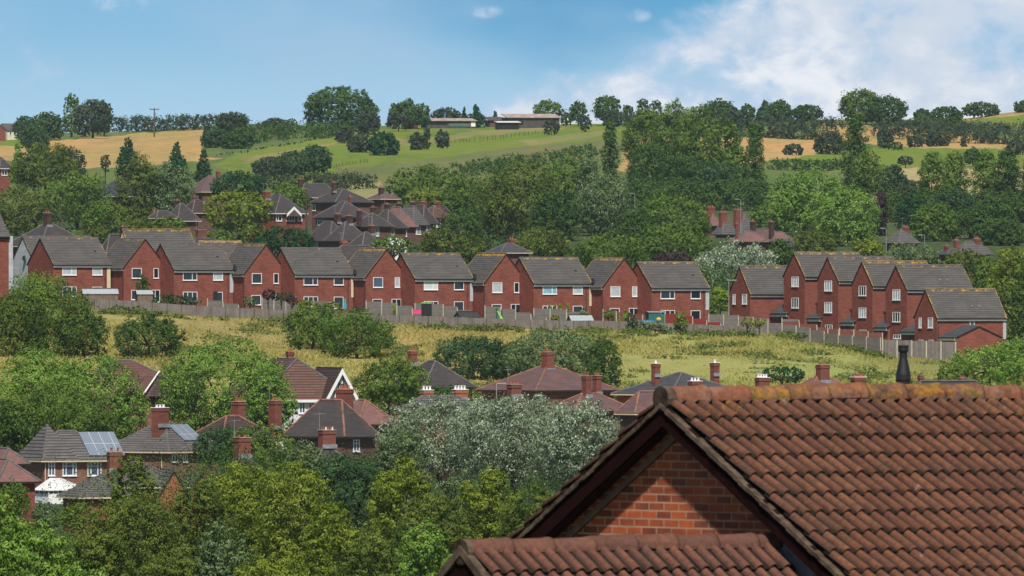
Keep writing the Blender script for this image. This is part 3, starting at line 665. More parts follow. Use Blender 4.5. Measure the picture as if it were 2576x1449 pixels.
modern_wide(741, 888, 689, 624, 1500, 'wide red brick house behind the closed teal parasol', std_w(741, 688, 'glass', 'glass'), .12, 'cream', (883, 748), ndish=True)
modern_gable(920, 1025, 696, 625, 1501.2, 'gable-fronted brick house with broad patio doors behind a stepped grey fence', std_g(920, 696, 'glass2', C1), .7)
modern_wide(1043.5, 1189, 700, 637, 1500, 'wide red brick house with white blinds above the black green-rimmed bin', std_w(1043.5, 700, 'blind', 'glass'), .42, 'clad', (1182, 758), ndish=True)
modern_gable(1220, 1325.5, 709, 637, 1501.2, 'gable-fronted brick house left of the four small cone shrubs', std_g(1220, 709, C1, 'glass'), .75)
modern_wide(1342.5, 1487, 712, 648, 1500, 'wide red brick house behind four small cone shrubs, blue curtain in window', std_w(1342.5, 711, 'curtblue', C1), .5, 'cream', (1482, 770), ndish=True)
modern_gable(1517, 1622, 719.5, 648.5, 1501.2, 'gable-fronted red brick house behind brown fence panels and a hanging bush', std_g(1517, 719, C1, C1), .7)
modern_wide(1639, 1783, 723, 659, 1500, 'wide red brick house behind the bright red fence panels, last of the long row', std_w(1639, 722.5, 'glass', 'glass'), .48, 'clad', (1775, 780))
# part of a house at the left border
H = House('modern_house', -110, 712, 1490, TH, 'partly cropped red brick house at the left border with pale cladding strip', 'house', 'modern red brick houses in the row')
wallbox(H, H.lx(22), 7, H.z(593), 'x', 3.4); r, ze, zr = gable_roof(H, H.lx(22), 7, H.z(593), 3.4, 'x', 'roof_g', lichen=.1); fascia_gutter(H, 0, H.lx(22), ze, .28, mat='fascia_dk')
m = MB(); m.box(H.lx(22), H.lx(22) + .62, .05, 6.9, -1, H.z(593)); m.build('cladding', M['clad'], H.root)
# ---- the three-storey group on the right --------------------------------------
def terr(xg0, xc, xr, ye, yr, D, label, gw, hgt, lich, front=(), depth=None, yb=None, extra_vent=True, fw=()):
    s = sc(D); yb = yb or ye + hgt * s; H = House('townhouse' if hgt > 6 else 'modern_house', xc, yb, D, 26.5, label, 'house', 'right-hand group of red brick houses'); 
    Dp = H.ly(xg0); Wd = H.lx(xr); hz = H.z(ye); rise = (ye - yr) / s - .12
    wallbox(H, Wd, Dp, hz, 'x', rise); r, ze, zr = gable_roof(H, Wd, Dp, hz, rise, 'x', 'roof_g', lichen=lich); fascia_gutter(H, 0, Wd + .05, ze, .28)
    for x0, x1, y0, y1, li, pane in gw: window(H, 'left', H.ly(x1), H.ly(x0), H.z(y1), H.z(y0), li, pane)
    for x0, x1, y0, y1, li, pane in fw: window(H, 'front', H.lx(x0), H.lx(x1), H.z(y1), H.z(y0), li, pane)
    if extra_vent:
        m = MB(); 
        for k in (.55, .66): m.box(Wd * k, Wd * k + .3, Dp * .18, Dp * .18 + .25, hz + rise * .36, hz + rise * .36 + .25)
        m.build('roof_vent', M['lead'], H.root)
    return H
terr(1835.5, 1887, 2040, 737, 669, 1520, 'two-storey brick house left of the tall stepped group, beside lamp post', [(1844, 1850, 740, 765, 1, C1), (1867.5, 1879, 740, 765, 1, C1)], 5.0, .55, yb=835)
terr(1971.5, 2024.5, 2186, 694, 635, 1513, 'tallest-standing narrow gabled townhouse, leftmost of the four stepped ones', [(1992, 2009, 696, 721, 3, C1), (1992, 2009, 749, 775, 3, 'glass'), (1997, 2010, 806, 815, 2, 'glass')], 7.5, .62)
terr(2056.5, 2109, 2272, 705, 646, 1506, 'narrow gabled townhouse, second from left of the four stepped ones', [(2074.5, 2093, 706, 732, 3, C1), (2074.5, 2093, 760, 787, 3, C1), (2076.5, 2094, 817, 830, 3, 'glass')], 7.5, .5)
terr(2143, 2195, 2356, 717, 657, 1499, 'narrow gabled townhouse with yellow lichen down its verge, third of four', [(2161, 2179, 719, 744, 3, 'glass'), (2161, 2179, 774, 799, 3, C1), (2162, 2180, 830, 844, 3, 'glass')], 7.5, .68)
terr(2227.5, 2281.5, 2447, 727, 667, 1492, 'narrow gabled townhouse nearest the low house, rightmost of the four stepped ones', [(2246, 2264.5, 728, 755, 3, C1), (2246, 2264.5, 785, 810, 3, 'glass'), (2248, 2266, 842, 852, 3, 'glass')], 7.6, .45)
H = terr(2301, 2357, 2530, 797, 727, 1478, 'low two-storey brick house with garage at the right end', [(2312, 2318, 799, 825, 1, C1), (2335, 2347, 799, 825, 1, C1), (2312, 2323, 855, 862, 2, 'glass'), (2337, 2348, 855, 862, 2, 'glass')], 5.0, .6, fw=[(2439.5, 2451, 799, 820, 1, 'glass2')])
m = MB(); m.box(H.lx(2523), H.lx(2530) + .04, -.05, .4, H.z(854), H.z(799) - .1); m.build('cladding', M['clad'], H.root); downpipe(H, .15, 0, H.z(800))
def garage(xc, xr, yb, ye, yr, D, depth, label, name='garage', group='brick garages between the townhouses'):
    H = House(name, xc, yb, D, 26.5, label, 'garage', group); Wd = H.lx(xr); hz = H.z(ye); rise = (ye - yr) / H.s
    wallbox(H, Wd, depth, hz, 'y', rise); r, ze, zr = gable_roof(H, Wd, depth, hz, rise, 'y', 'roof_bl', ov=.3, vg=.15)
    fascia_gutter(H, -.1, depth, ze, .3, 'left', h=.3)
    dr = MB(); dr.box(-.02, .02, depth * .35, depth * .35 + 1.0, .1, 2.1); dr.build('door', M['black'], H.root); return H
garage(2406, 2518, 902, 849, 822, 1470, 4.3, 'brick garage with dark gable roof at the right end of the fence', group='single-storey brick garages')
for i, (xc, ye, yr, D, lb) in enumerate([(1983, 788, 766, 1517, 'garage tucked between the two-storey house and the first townhouse'), (2066, 800, 778, 1510, 'garage tucked between the first and second townhouses'), (2150, 811, 789, 1503, 'garage tucked between the second and third townhouses'), (2234, 823, 801, 1496, 'garage tucked between the third and fourth townhouses'), (2310, 834, 816, 1488, 'small garage between the fourth townhouse and the low house')]):
    garage(xc, xc + 62, ye + 40, ye, yr, D, 4.6, 'dark-roofed ' + lb, group='single-storey brick garages')
# ---- roofs peeping out behind the modern row ---------------------------------
def back_gable(x0, xc, xr, yb, ye, yr, D, wall, roof, label, lich=.3, name='house', th=TH, group=None, ridge='ridge_g', fmat='upvc'):
    H = House(name, xc, yb, D, th, label, 'house', group); Dp = abs(H.ly(x0)); Wd = H.lx(xr); hz = H.z(ye); rise = (ye - yr) / H.s
    wallbox(H, Wd, Dp, hz, 'x', rise, wall); r, ze, zr = gable_roof(H, Wd, Dp, hz, rise, 'x', roof, lichen=lich, ridge=ridge); fascia_gutter(H, 0, Wd, ze, .28, mat=fmat); return H
Hh = back_gable(26, 90, 262, 745, 668, 597, 1530, 'clad', 'roof_g', 'white-clad gabled house with satellite dish behind the leftmost brick house', .3)
dish(Hh, (-.15, 3.2, Hh.z(652)), .5)
back_gable(293, 325, 492, 705, 628, 579, 1560, 'cream', 'roof_g', 'cream-gabled house with yellow-edged roof rising behind the second house', .7)
back_gable(480, 520, 625, 715, 650, 608, 1560, 'brick', 'roof_g', 'house behind the row showing only a yellow-lichened ridge beside a chimney', .9)
# ---- hipped houses -----------------------------------------------------------
def hip_roof(H, Wd, Dp, hz, rise, mat, ov=.4, ridge='ridge_g', run=None, th=.12):
    m = MB(); x0, x1, y0, y1 = -ov, Wd + ov, -ov, Dp + ov; w, d_ = x1 - x0, y1 - y0; zr = hz + rise; half = min(w, d_) / 2
    run = half if run is None else run
    if w >= d_: A_, B_ = Vector((x0 + run, (y0 + y1) / 2, zr)), Vector((x1 - run, (y0 + y1) / 2, zr))
    else: A_, B_ = Vector(((x0 + x1) / 2, y0 + run, zr)), Vector(((x0 + x1) / 2, y1 - run, zr))
    c = [Vector((x0, y0, hz)), Vector((x1, y0, hz)), Vector((x1, y1, hz)), Vector((x0, y1, hz))]
    if w >= d_: fs = [[c[0], c[1], B_, A_], [c[1], c[2], B_], [c[2], c[3], A_, B_], [c[3], c[0], A_]]
    else: fs = [[c[0], c[1], A_], [c[1], c[2], B_, A_], [c[2], c[3], B_], [c[3], c[0], A_, B_]]
    for f in fs: m.roofpoly(f, zr, th, 0, 1)
    m.box(x0 + .05, x1 - .05, y0 + .05, y1 - .05, hz - .16, hz - .10, 1)
    r = m.build('roof', [M[mat], M['fascia_dk']], H.root); r['lichen'] = 0.0; q = MB()
    for a, e in ([A_, B_], [c[0], A_], [c[1], B_ if w >= d_ else A_], [c[2], B_], [c[3], A_ if w >= d_ else B_]):
        if (a - e).length > .3: q.tube(a, e, .11, n=6)
    q.build('ridge_tile', M[ridge], r); return r
def hip(name, x0, xc, xr, yb, ye, yr, D, th, wall, roof, label, ridge='ridge_g', group=None, ov=.4, depth=None, gut='cream', run=None, ylen=None):
    """x0..xc the left side wall, xc..xr the front wall (eave columns)"""
    H = House(name, xc, yb, D, th, label, 'house', group); Wd = H.lx(xr); Dp = depth or abs(H.ly(x0)); hz = H.z(ye); rise = H.zat(yr, Wd / 2, Dp / 2) - hz
    wallbox(H, Wd, Dp, hz - .05, None, 0, wall); hip_roof(H, Wd, Dp, hz, rise, roof, ov, ridge, run)
    g = MB(); g.box(-ov - .05, Wd + ov + .05, -ov - .1, -ov, hz - .16, hz - .04); g.box(-ov - .1, -ov - .002, -ov - .05, Dp + ov, hz - .161, hz - .041); g.build('gutter', M[gut], H.root)
    H.Wd, H.Dp, H.hz = Wd, Dp, hz; return H
def win(H, x0, x1, y0, y1, li=3, pane='glass', top=True, face='front', pos=0.0, frame='upvc'):
    if face == 'front': a, c = H.lx(x0, pos), H.lx(x1, pos); window(H, 'front', a, c, H.zat(y1, a, pos), H.zat(y0, a, pos), li, pane, pos=pos, top=top, fr=.09, frame=frame)
    else: a, c = H.ly(x1), H.ly(x0); window(H, 'left', a, c, H.zat(y1, 0, a), H.zat(y0, 0, a), li, pane, top=top, fr=.09)
SG = 'older houses in the valley'
# solar house
H = hip('solar_house', 50, 111, 285, 1258, 1158, 1084, 1040, 27, 'brick2', 'roof_s', 'mottled brick house with large pale solar array over three white windows', group=SG)
for a in ((121, 138, 2), (157, 192, [.25, .75]), (219.5, 254.5, [.25, .75])): win(H, a[0], a[1], 1162, 1197, a[2], 'glass2')
downpipe(H, .1, 0, H.hz - .1, mat='cream')
def panel(H, cols, mat='solar', off=.12):
    """quad on the front slope given by fractions (u0,u1,v0,v1): v from eave to ridge"""
    u0, u1, v0, v1 = cols; ov = .4; rise = H.rise; dy = H.Dp / 2 + ov
    f = lambda u, v: Vector((u, -ov + dy * v, H.hz + rise * v))
    n = Vector((0, -rise, dy)).normalized(); L_ = math.hypot(rise, dy)
    a = [f(u0, v0), f(u1, v0), f(u1, v1), f(u0, v1)]; m = MB(); top = [p + n * off for p in a]
    m.face(top, 0, [(0, 0), (u1 - u0, 0), (u1 - u0, (v1 - v0) * L_), (0, (v1 - v0) * L_)])
    low = [p + n * (off - .05) for p in a]; m.face(low[::-1])
    for i in range(4): j = (i + 1) % 4; m.face([top[j], top[i], low[i], low[j]])
    return m.build('solar_panel', M[mat], H.root)
H.rise = H.zat(1084, H.Wd / 2, H.Dp / 2) - H.hz
panel(H, (4.55, 8.1, .13, .93))
# taller hipped end of the same house
m = MB()
x0, x1, y0, y1, zt = -.4, 4.2, -.4, H.Dp + .4, H.zat(1066, 0, 2.5)
a, e = Vector((1.5, 2.6, zt)), Vector((1.5, H.Dp - 2.6, zt)); cc = [Vector((x0, y0, H.hz + .02)), Vector((3.4, y0, H.hz + .02)), Vector((3.4, y1, H.hz + .02)), Vector((x0, y1, H.hz + .02))]
for f_ in ([cc[0], cc[1], a], [cc[1], cc[2], e, a], [cc[2], cc[3], e], [cc[3], cc[0], a, e]): m.roofpoly(f_, zt, .12)
q = m.build('roof', M['roof_s'], H.root); q['lichen'] = 0.0
# conservatory
K = House('conservatory', 122, 1262, 1033, 27, 'white conservatory with ribbed hipped roof against the solar house', 'conservatory')
Wk, Dk, hk = K.lx(222), 3.0, K.z(1234); m = MB(); m.box(0, Wk, 0, Dk, -.5, .7); m.build('wall', M['upvc'], K.root)
m = MB()
for k in range(9):
    x = Wk * k / 8; m.box(x - .05, x + .05, -.02, .06, .7, hk)
for k in range(4): m.box(-.02, .06, Dk * k / 3 - .05, Dk * k / 3 + .05, .7, hk)
m.build('frame', M['upvc'], K.root); m = MB(); m.box(.04, Wk - .04, .08, .1, .7, hk); m.box(.08, .1, .1, Dk - .04, .7, hk); m.build('pane', M['glass2'], K.root)
zr = K.z(1204); a, e = Vector((Wk * .5, Dk * .55, zr)), Vector((Wk * .5, Dk + 1, zr)); m = MB()
for f_ in ([(-.2, -.2, hk), (Wk + .2, -.2, hk), a], [(Wk + .2, -.2, hk), (Wk + .2, Dk, hk), e, a], [(-.2, Dk, hk), (-.2, -.2, hk), a, e]): m.roofpoly(f_, zr, .06)
for k in range(1, 8): m.tube((Wk * k / 8, -.2, hk + .07), Vector((Wk * k / 8, -.2, hk + .07)).lerp(a + Vector((0, 0, .05)), .9), .03, n=4)
m.build('roof', M['render'], K.root)
# pink roofed house bottom left, two roofs
H = hip('house', -60, 8, 62, 1262, 1167, 1128, 1000, 30, 'brick', 'roof_pk', 'faded pink hipped roof house at the left border, upper of two', group=SG, depth=5.5, gut='fascia_dk')
H = hip('house', -90, -2, 88, 1290, 1212, 1155, 985, 30, 'brick', 'roof_pk', 'faded pink roof house with red wall, lower left corner beside the solar house', group=SG, depth=6, gut='fascia_dk')
H = hip('house', 150, 208, 330, 1310, 1250, 1205, 975, 22, 'brick', 'roof_s', 'low brick outbuilding with dark hipped roof in front of the conservatory', group=SG, depth=5, gut='cream'); 
# chimney stack house in front of the solar house (its roof hidden by trees)
H = hip('house', 235, 262, 480, 1262, 1225, 1163, 990, 18, 'brick_or', 'roof_s', 'long grey roofed house with orange brick gablets half hidden by trees', group=SG, depth=7)
chimney(H, 267, 309, 1126, 1178, 2.2, mat='chim', pots=2, deep=.9)
for gx, gy in ((415, 1182), (483, 1190)):
    g = MB(); lx = H.lx(gx + 18, -.5); zt = H.zat(gy, lx, -.5); w = 1.45; zb = H.zat(gy + 68, lx, -.5)
    g.face([(lx - w, -.9, zb), (lx + w, -.9, zb), (lx, -.9, zt)]); g.face([(lx + w, -.9, zb), (lx - w, -.9, zb), (lx - w, -.9, zb - 3), (lx + w, -.9, zb - 3)][::-1]); g.build('gablet', M['brick_or'], H.root)
    r = MB(); r.roofpoly([(lx - w - .2, -1.1, zb - .2), (lx - w - .2, 3.0, zb - .2), (lx, 3.0, zt + .1), (lx, -1.1, zt + .1)], zt, .1); r.roofpoly([(lx + w + .2, -1.1, zb - .2), (lx, -1.1, zt + .1), (lx, 3.0, zt + .1), (lx + w + .2, 3.0, zb - .2)], zt, .1); q = r.build('gablet_roof', M['roof_s'], H.root); q['lichen'] = 0.0
# S2
H = hip('house', 268, 424, 560, 1260, 1136, 1056, 1075, 50, 'brick2', 'roof_s', 'grey hipped roof house with white-capped chimney and small solar panel', group=SG)
chimney(H, 380, 425, 1018, 1066, H.Dp * .38, mat='chim', pots=3, pot='potw', deep=.9, cw=True, pot_h=.25)
win(H, 432, 447, 1141, 1162, 2); win(H, 460, 471, 1141, 1162, 2); H.rise = H.zat(1056, H.Wd / 2, H.Dp / 2) - H.hz
downpipe(H, -.05, .9, H.hz - .1, mat='cream')
m = MB(); n_ = Vector((0, 0, .25)); a_ = [Vector((3.3, .9, 0)), Vector((6.0, .9, 0)), Vector((6.0, 3.0, 0)), Vector((3.3, 3.0, 0))]
dyy = min(H.Wd, H.Dp) / 2 + .4
for p_ in a_: p_.z = H.hz + H.rise * (p_.y + .4) / dyy + .16
m.prism(a_, (0, 0, -.05)); m.build('solar_panel', M['solar'], H.root)
# S3 roofs with tall chimneys
H = hip('house', 480, 560, 690, 1200, 1105, 1046, 1090, 40, 'brick_old', 'roof_brd', 'dark roofed house between two tall square chimneys with orange ridge', ridge='ridge_or', group=SG)
chimney(H, 581, 619, 1000, 1062, 3.5, pots=3, deep=1.0); chimney(H, 673, 710, 998, 1072, 2.4, pots=2, deep=1.0)
H = hip('house', 560, 590, 660, 1240, 1190, 1150, 960, 30, 'brick_old', 'roof_brd', 'house hidden by trees showing only its squat red chimney', group=SG)
chimney(H, 585, 632, 1094, 1142, 1.5, pots=2, deep=1.0, pot_h=.2)
# S4 big dark hip with pink neighbour
H = hip('house', 722, 866, 944, 1215, 1099, 1006, 1060, 50, 'brick_old', 'roof_d', 'large dark plum hipped roof house with broad chimney, centre left', ridge='ridge_or', group=SG, gut='fascia_dk')
chimney(H, 843, 890, 969, 1030, H.Dp * .42, pots=5, deep=1.0); win(H, 888, 904, 1106, 1136, 2, 'glass2')
H = hip('house', 830, 905, 992, 1205, 1068, 1006, 1085, 35, 'brick_old', 'roof_pk', 'pale pink roof joined behind the large dark hipped roof', ridge='ridge_or', group=SG, gut='fascia_dk')
H = hip('house', 770, 800, 870, 1200, 1165, 1122, 990, 28, 'brick_old', 'roof_d', 'house hidden by trees with a row of clay pots on its chimney', group=SG)
chimney(H, 799, 846, 1074, 1118, 1.2, pots=6, pot='mix', deep=.9, pot_h=.25)
# S5 the white gabled building with long brown roof
H = House('hall', 655, 1085, 1130, 20, 'long brown-tiled building with white half-timbered gable', 'building')
Wd = H.lx(885); Dp = 13; hz = H.z(1005); rise = H.zat(902, 8, 6.5) - hz; wallbox(H, Wd, Dp, hz, None, 0, 'render'); hip_roof(H, Wd, Dp, hz, rise, 'roof_br', .4, 'ridge_g', run=3.2)
m = MB(); m.box(-.4, Wd + .4, -.5, -.4, hz - .3, hz - .02); m.build('fascia', M['upvc'], H.root)
for a in ((662, 680), (712, 735), (752, 768), (776, 792)): win(H, a[0], a[1], 1012, 1040, 2, 'glass2', False)
chimney(H, 718, 741, 878, 905, 6.5, pots=3, deep=.7, pot_h=.2)
# its cross gable
gx0, gx1 = H.lx(823, -1.2), H.lx(893, -1.2); zt = H.zat(926, (gx0 + gx1) / 2, -1.2); ze = H.zat(992, gx0, -1.2); mid = (gx0 + gx1) / 2
m = MB(); m.face([(gx0, -1.2, -2), (gx1, -1.2, -2), (gx1, -1.2, ze), (mid, -1.2, zt), (gx0, -1.2, ze)]); m.face([(gx0, 6, -2), (gx0, -1.2, -2), (gx0, -1.2, ze), (gx0, 6, ze)]); m.face([(gx1, -1.2, -2), (gx1, 6, -2), (gx1, 6, ze), (gx1, -1.2, ze)]); m.build('gable', M['render'], H.root)
m = MB(); yb_ = 6.2; ex_ = .25; kz = (zt - ze) / (mid - gx0)
m.roofpoly([(gx0 - ex_, -1.6, ze - ex_ * kz + .1), (gx0 - ex_, yb_, ze - ex_ * kz + .1), (mid, yb_, zt + .1), (mid, -1.6, zt + .1)], zt + .1, .12); m.roofpoly([(gx1 + ex_, -1.6, ze - ex_ * kz + .1), (mid, -1.6, zt + .1), (mid, yb_, zt + .1), (gx1 + ex_, yb_, ze - ex_ * kz + .1)], zt + .1, .12)
q = m.build('gable_roof', M['roof_brd'], H.root); q['lichen'] = 0.0
m = MB(); w_ = .38
for sx, xe in ((-1, gx0 - ex_), (1, gx1 + ex_)):
    a = Vector((xe, -1.66, ze - ex_ * kz)); e = Vector((mid, -1.66, zt)); m.prism([a, e, e - Vector((0, 0, w_ * 1.6)), a - Vector((0, 0, w_ * 1.6))] if sx < 0 else [e, a, a - Vector((0, 0, w_ * 1.6)), e - Vector((0, 0, w_ * 1.6))], (0, .06, 0))
m.build('bargeboard', M['upvc'], H.root)
m = MB()
for k in (.25, .42, .58, .75):
    x = gx0 + (gx1 - gx0) * k; h_ = ze + (zt - ze) * (1 - abs(k - .5) * 2) - .35; m.box(x - .04, x + .04, -1.24, -1.19, -2, h_)
for zz in (.15, .42, .7):
    z_ = ze + (zt - ze) * zz - .8; q_ = (1 - max(0, zz)) * .4; m.box(mid - (gx1 - gx0) * q_, mid + (gx1 - gx0) * q_, -1.25, -1.19, z_ - .04, z_ + .04)
m.build('timber_framing', M['fascia_dk'], H.root)
H = House('hall', 200, 1085, 1135, 20, 'long brown-tiled building seen between the two large bright trees', 'building')
Wd = H.lx(520); hz = H.z(1000); rise = H.zat(906, 10, 6) - hz; wallbox(H, Wd, 12, hz, None, 0, 'brick2'); hip_roof(H, Wd, 12, hz, rise, 'roof_br', .4)
m = MB(); m.roofpoly([(7, -.9, hz + .1), (13.5, -.9, hz + .1), (13.5, 3.4, hz + rise * .68), (9.6, 3.4, hz + rise * .68)], hz + rise * .68, .1); q = m.build('lower_roof', M['roof_brd'], H.root); q['lichen'] = 0.0
m = MB(); m.tube((6.3, -.95, hz + .2), (9.5, 3.4, hz + rise * .68 + .1), .09, n=6); m.build('valley_flashing', M['upvc'], H.root)
# S6, S7, S8, S9, S10
H = hip('house', 985, 1070, 1188, 1040, 975, 908, 1200, 30, 'brick_old', 'roof_d', 'dark hipped roof with lone pot chimney right of the leafy tree in the valley', group=SG, gut='fascia_dk')
chimney(H, 1023.5, 1051, 873, 912, H.Dp * .5, pots=2, deep=.8, pot_h=.4)
H = hip('house', 1212, 1350, 1545, 1050, 982, 915, 1180, 35, 'brick_old', 'roof_pu', 'broad plum and orange hipped roof below the dark bushes, centre', ridge='ridge_or', group=SG, gut='fascia_dk')
chimney(H, 1360, 1395, 880, 926, H.Dp * .45, pots=4, deep=1.0, pot_h=.2)
H = hip('house', 1380, 1450, 1588, 1080, 1034, 990, 1100, 35, 'brick_old', 'roof_pu', 'plum roofed house with a pair of tall chimneys behind the silver willow', ridge='ridge_or', group=SG, gut='fascia_dk')
chimney(H, 1462, 1489, 937, 992, 2.0, pots=2, deep=.8, pot_h=.3); chimney(H, 1489, 1514, 936, 985, 3.4, pots=3, deep=.8, pot_h=.3)
H = hip('house', 1235, 1262, 1340, 1080, 1040, 1002, 1090, 30, 'brick_old', 'roof_pu', 'house hidden by the willow showing one pitted red chimney', group=SG)
chimney(H, 1274, 1313, 957, 992, 1.5, pots=3, deep=.9, pot_h=.35)
H = hip('house', 1551, 1690, 1870, 1050, 992, 938, 1160, 35, 'brick', 'roof_bl', 'blue-black ribbed hipped roof with two white-capped chimneys below the meadow', group=SG)
chimney(H, 1637, 1662, 906, 940, H.Dp * .55, pots=1, pot='potw', deep=.7, cw=True, pot_h=.3); chimney(H, 1785, 1811, 904, 938, H.Dp * .55, pots=1, pot='potw', deep=.7, cw=True, pot_h=.3)
H = hip('house', 1560, 1600, 1700, 1080, 1040, 985, 1080, 35, 'brick_old', 'roof_pu', 'plum roof corner peeping beside the tiled gable apex', ridge='ridge_or', group=SG)
H = hip('house', 1690, 1720, 1800, 1080, 1040, 985, 1110, 30, 'brick', 'roof_pu', 'hidden house with three white pots just above the foreground ridge', group=SG)
chimney(H, 1730, 1767, 950, 972, 2, pots=3, pot='potw', deep=.8, cw=True, pot_h=.3); 
H = hip('house', 1870, 1890, 1970, 1080, 1040, 985, 1110, 30, 'brick', 'roof_pu', 'hidden house with red white-topped chimney right of the ribbed roof', group=SG)
chimney(H, 1898, 1937, 941, 972, 2, pots=4, pot='potw', deep=.8, cw=True, pot_h=.3)
H = hip('house', 1985, 2040, 2150, 1050, 990, 945, 1150, 30, 'brick_old', 'roof_pk', 'pinkish hipped roof with dark double chimney at the meadow edge', ridge='ridge_or', group=SG)
chimney(H, 2051, 2088, 912, 956, H.Dp * .4, pots=3, deep=1.0, pot_h=.2)
H = hip('house', 2110, 2135, 2220, 1080, 1040, 990, 1110, 30, 'brick', 'roof_pu', 'hidden house with five clay pots on a chimney behind the foreground ridge', group=SG)
chimney(H, 2138, 2180, 940, 972, 2, pots=5, deep=.8, cw=True, pot_h=.3)
H = hip('house', 2290, 2310, 2480, 1080, 1010, 958, 1110, 30, 'brick', 'roof_d', 'roof sliver with two low stacks right of the black flue', group=SG)
chimney(H, 2308, 2324, 943, 965, 2, pots=0, deep=.6); chimney(H, 2408, 2434, 945, 965, 2, pots=3, deep=.7, pot_h=.2)
H = hip('house', 1020, 1050, 1190, 1060, 1030, 996, 1080, 30, 'brick_or', 'roof_s', 'hidden house with two rows of white pots above the silver willow', group=SG)
chimney(H, 1056, 1091, 971, 1002, 2, mat='brick_or', pots=3, pot='potw', deep=.7, cw=True, pot_h=.35); chimney(H, 1136, 1178, 970, 1000, 2, mat='brick_or', pots=4, pot='potw', deep=.7, cw=True, pot_h=.35)
# ---- the old houses between the trees -----------------------------------------
OG = 'old houses between the trees'
H = hip('house', 630, 694, 766, 650, 536, 489, 1950, 35, 'brick', 'roof_d', 'old red house with white gable and white bay windows', group=OG, gut='upvc')
chimney(H, 660, 681, 477, 499, 5, pots=2, deep=.9, pot_h=.3)
for a in ((694.5, 709, [.4]), (720, 741, 3), (749, 759.5, 1)): win(H, a[0], a[1], 538, 556, a[2], 'glass', True)
a = H.lx(724, -.9); e = H.lx(756, -.9); zt = H.zat(521, a, -.9); zb = H.zat(538, a, -.9); mid = (a + e) / 2; m = MB()
m.face([(a, -.9, zb - .4), (e, -.9, zb - .4), (mid, -.9, zt - .1)]); m.build('gablet', M['brick_old'], H.root); m = MB()
m.prism([(a - .2, -.96, zb - .5), (a - .2, -.96, zb), (mid, -.96, zt + .1), (mid, -.96, zt - .4)][::-1], (0, .08, 0)); m.prism([(e + .2, -.96, zb - .5), (mid, -.96, zt - .4), (mid, -.96, zt + .1), (e + .2, -.96, zb)][::-1], (0, .08, 0)); m.build('bargeboard', M['upvc'], H.root)
m = MB(); m.roofpoly([(a - .2, -.9, zb), (a - .2, 3, zb), (mid, 3, zt), (mid, -.9, zt)], zt, .08); m.roofpoly([(e + .2, -.9, zb), (mid, -.9, zt), (mid, 3, zt), (e + .2, 3, zb)], zt, .08); m.build('gablet_roof', M['roof_d'], H.root)['lichen'] = 0.0
H = hip('house', 735, 757, 850, 545, 496, 462, 2080, 30, 'brick_old', 'roof_d', 'slate roof with sooty chimney behind the largest old house', group=OG)
chimney(H, 748, 761, 445, 472, 2, mat='chim_dk', pots=2, deep=.8)
H = hip('house', 785, 845, 933, 600, 509, 474, 2010, 32, 'brick_old', 'roof_d', 'largest dark-hipped old house with tall sooty chimney', group=OG, gut='fascia_dk')
chimney(H, 833, 846, 453, 480, H.Dp * .5, mat='chim_dk', pots=2, deep=.9); win(H, 786, 794, 514, 530, 1, 'glass', True, 'left'); win(H, 850, 880, 514, 530, 3)
H = hip('house', 930, 960, 1000, 545, 500, 484, 2080, 30, 'brick_old', 'roof_pu', 'plum roof with leaning-looking sooty chimney at the pale field', group=OG)
chimney(H, 951, 968, 466, 490, 2, mat='chim_dk', pots=2, deep=.8)
H = hip('house', 794, 850, 935, 640, 547, 507, 1930, 30, 'brick', 'roof_d', 'old hipped house with red wall and red chimney in front of the largest one', group=OG, gut='fascia_dk')
chimney(H, 875, 886, 489, 514, 4, pots=1, deep=.8); win(H, 799, 815, 553, 566, 1, 'glass2', False, 'left')
# stepped line of semis going right
for i, (x0, xc, xr, ye, yr, D, rf, ch, cm, yw, lb) in enumerate([
    (888, 935, 985, 570, 536, 1900, 'roof_d', (896, 911), 'chim_dk', 525, 'first sooty-chimneyed semi in the stepped line of old roofs'),
    (925, 975, 1020, 574, 528, 1905, 'roof_d', (930, 947), 'chim_dk', 517, 'second semi in the stepped line of old roofs'),
    (950, 1005, 1046, 571, 521, 1925, 'roof_pk', (965, 982), 'chim_dk', 509, 'pink-roofed semi in the stepped line of old roofs'),
    (990, 1040, 1072, 566, 518, 1940, 'roof_s', (995, 1011), 'chim_dk', 507, 'grey ribbed-roofed semi in the stepped line of old roofs'),
    (1020, 1065, 1097, 563, 516, 1955, 'roof_d', (1030, 1047), 'chim_dk', 504, 'dark-roofed semi right of the grey ribbed roof'),
    (1052, 1090, 1130, 548, 517, 1975, 'roof_br', (1054, 1074), 'chim', 503, 'brown-roofed semi with red chimney in the stepped line'),
    (1080, 1105, 1145, 552, 519, 1990, 'roof_brd', (1093, 1109), 'chim', 504, 'last brown-roofed semi of the stepped line, red chimney')]):
    H = hip('house', x0, xc, xr, ye + 75, ye, yr, D, 42, 'brick_old', rf, lb, group=OG, gut='fascia_dk', ridge='ridge_g')
    chimney(H, ch[0], ch[1], yw, yw + 22, H.Dp * .55, mat=cm, pots=2, deep=.9, pot_h=.25, lead=False)
    a = xc + 2; win(H, a, a + 6, ye + 3, ye + 24, 1, 'curtain', False); win(H, a + 8, a + 16, ye + 3, ye + 24, 2, 'glass', False)
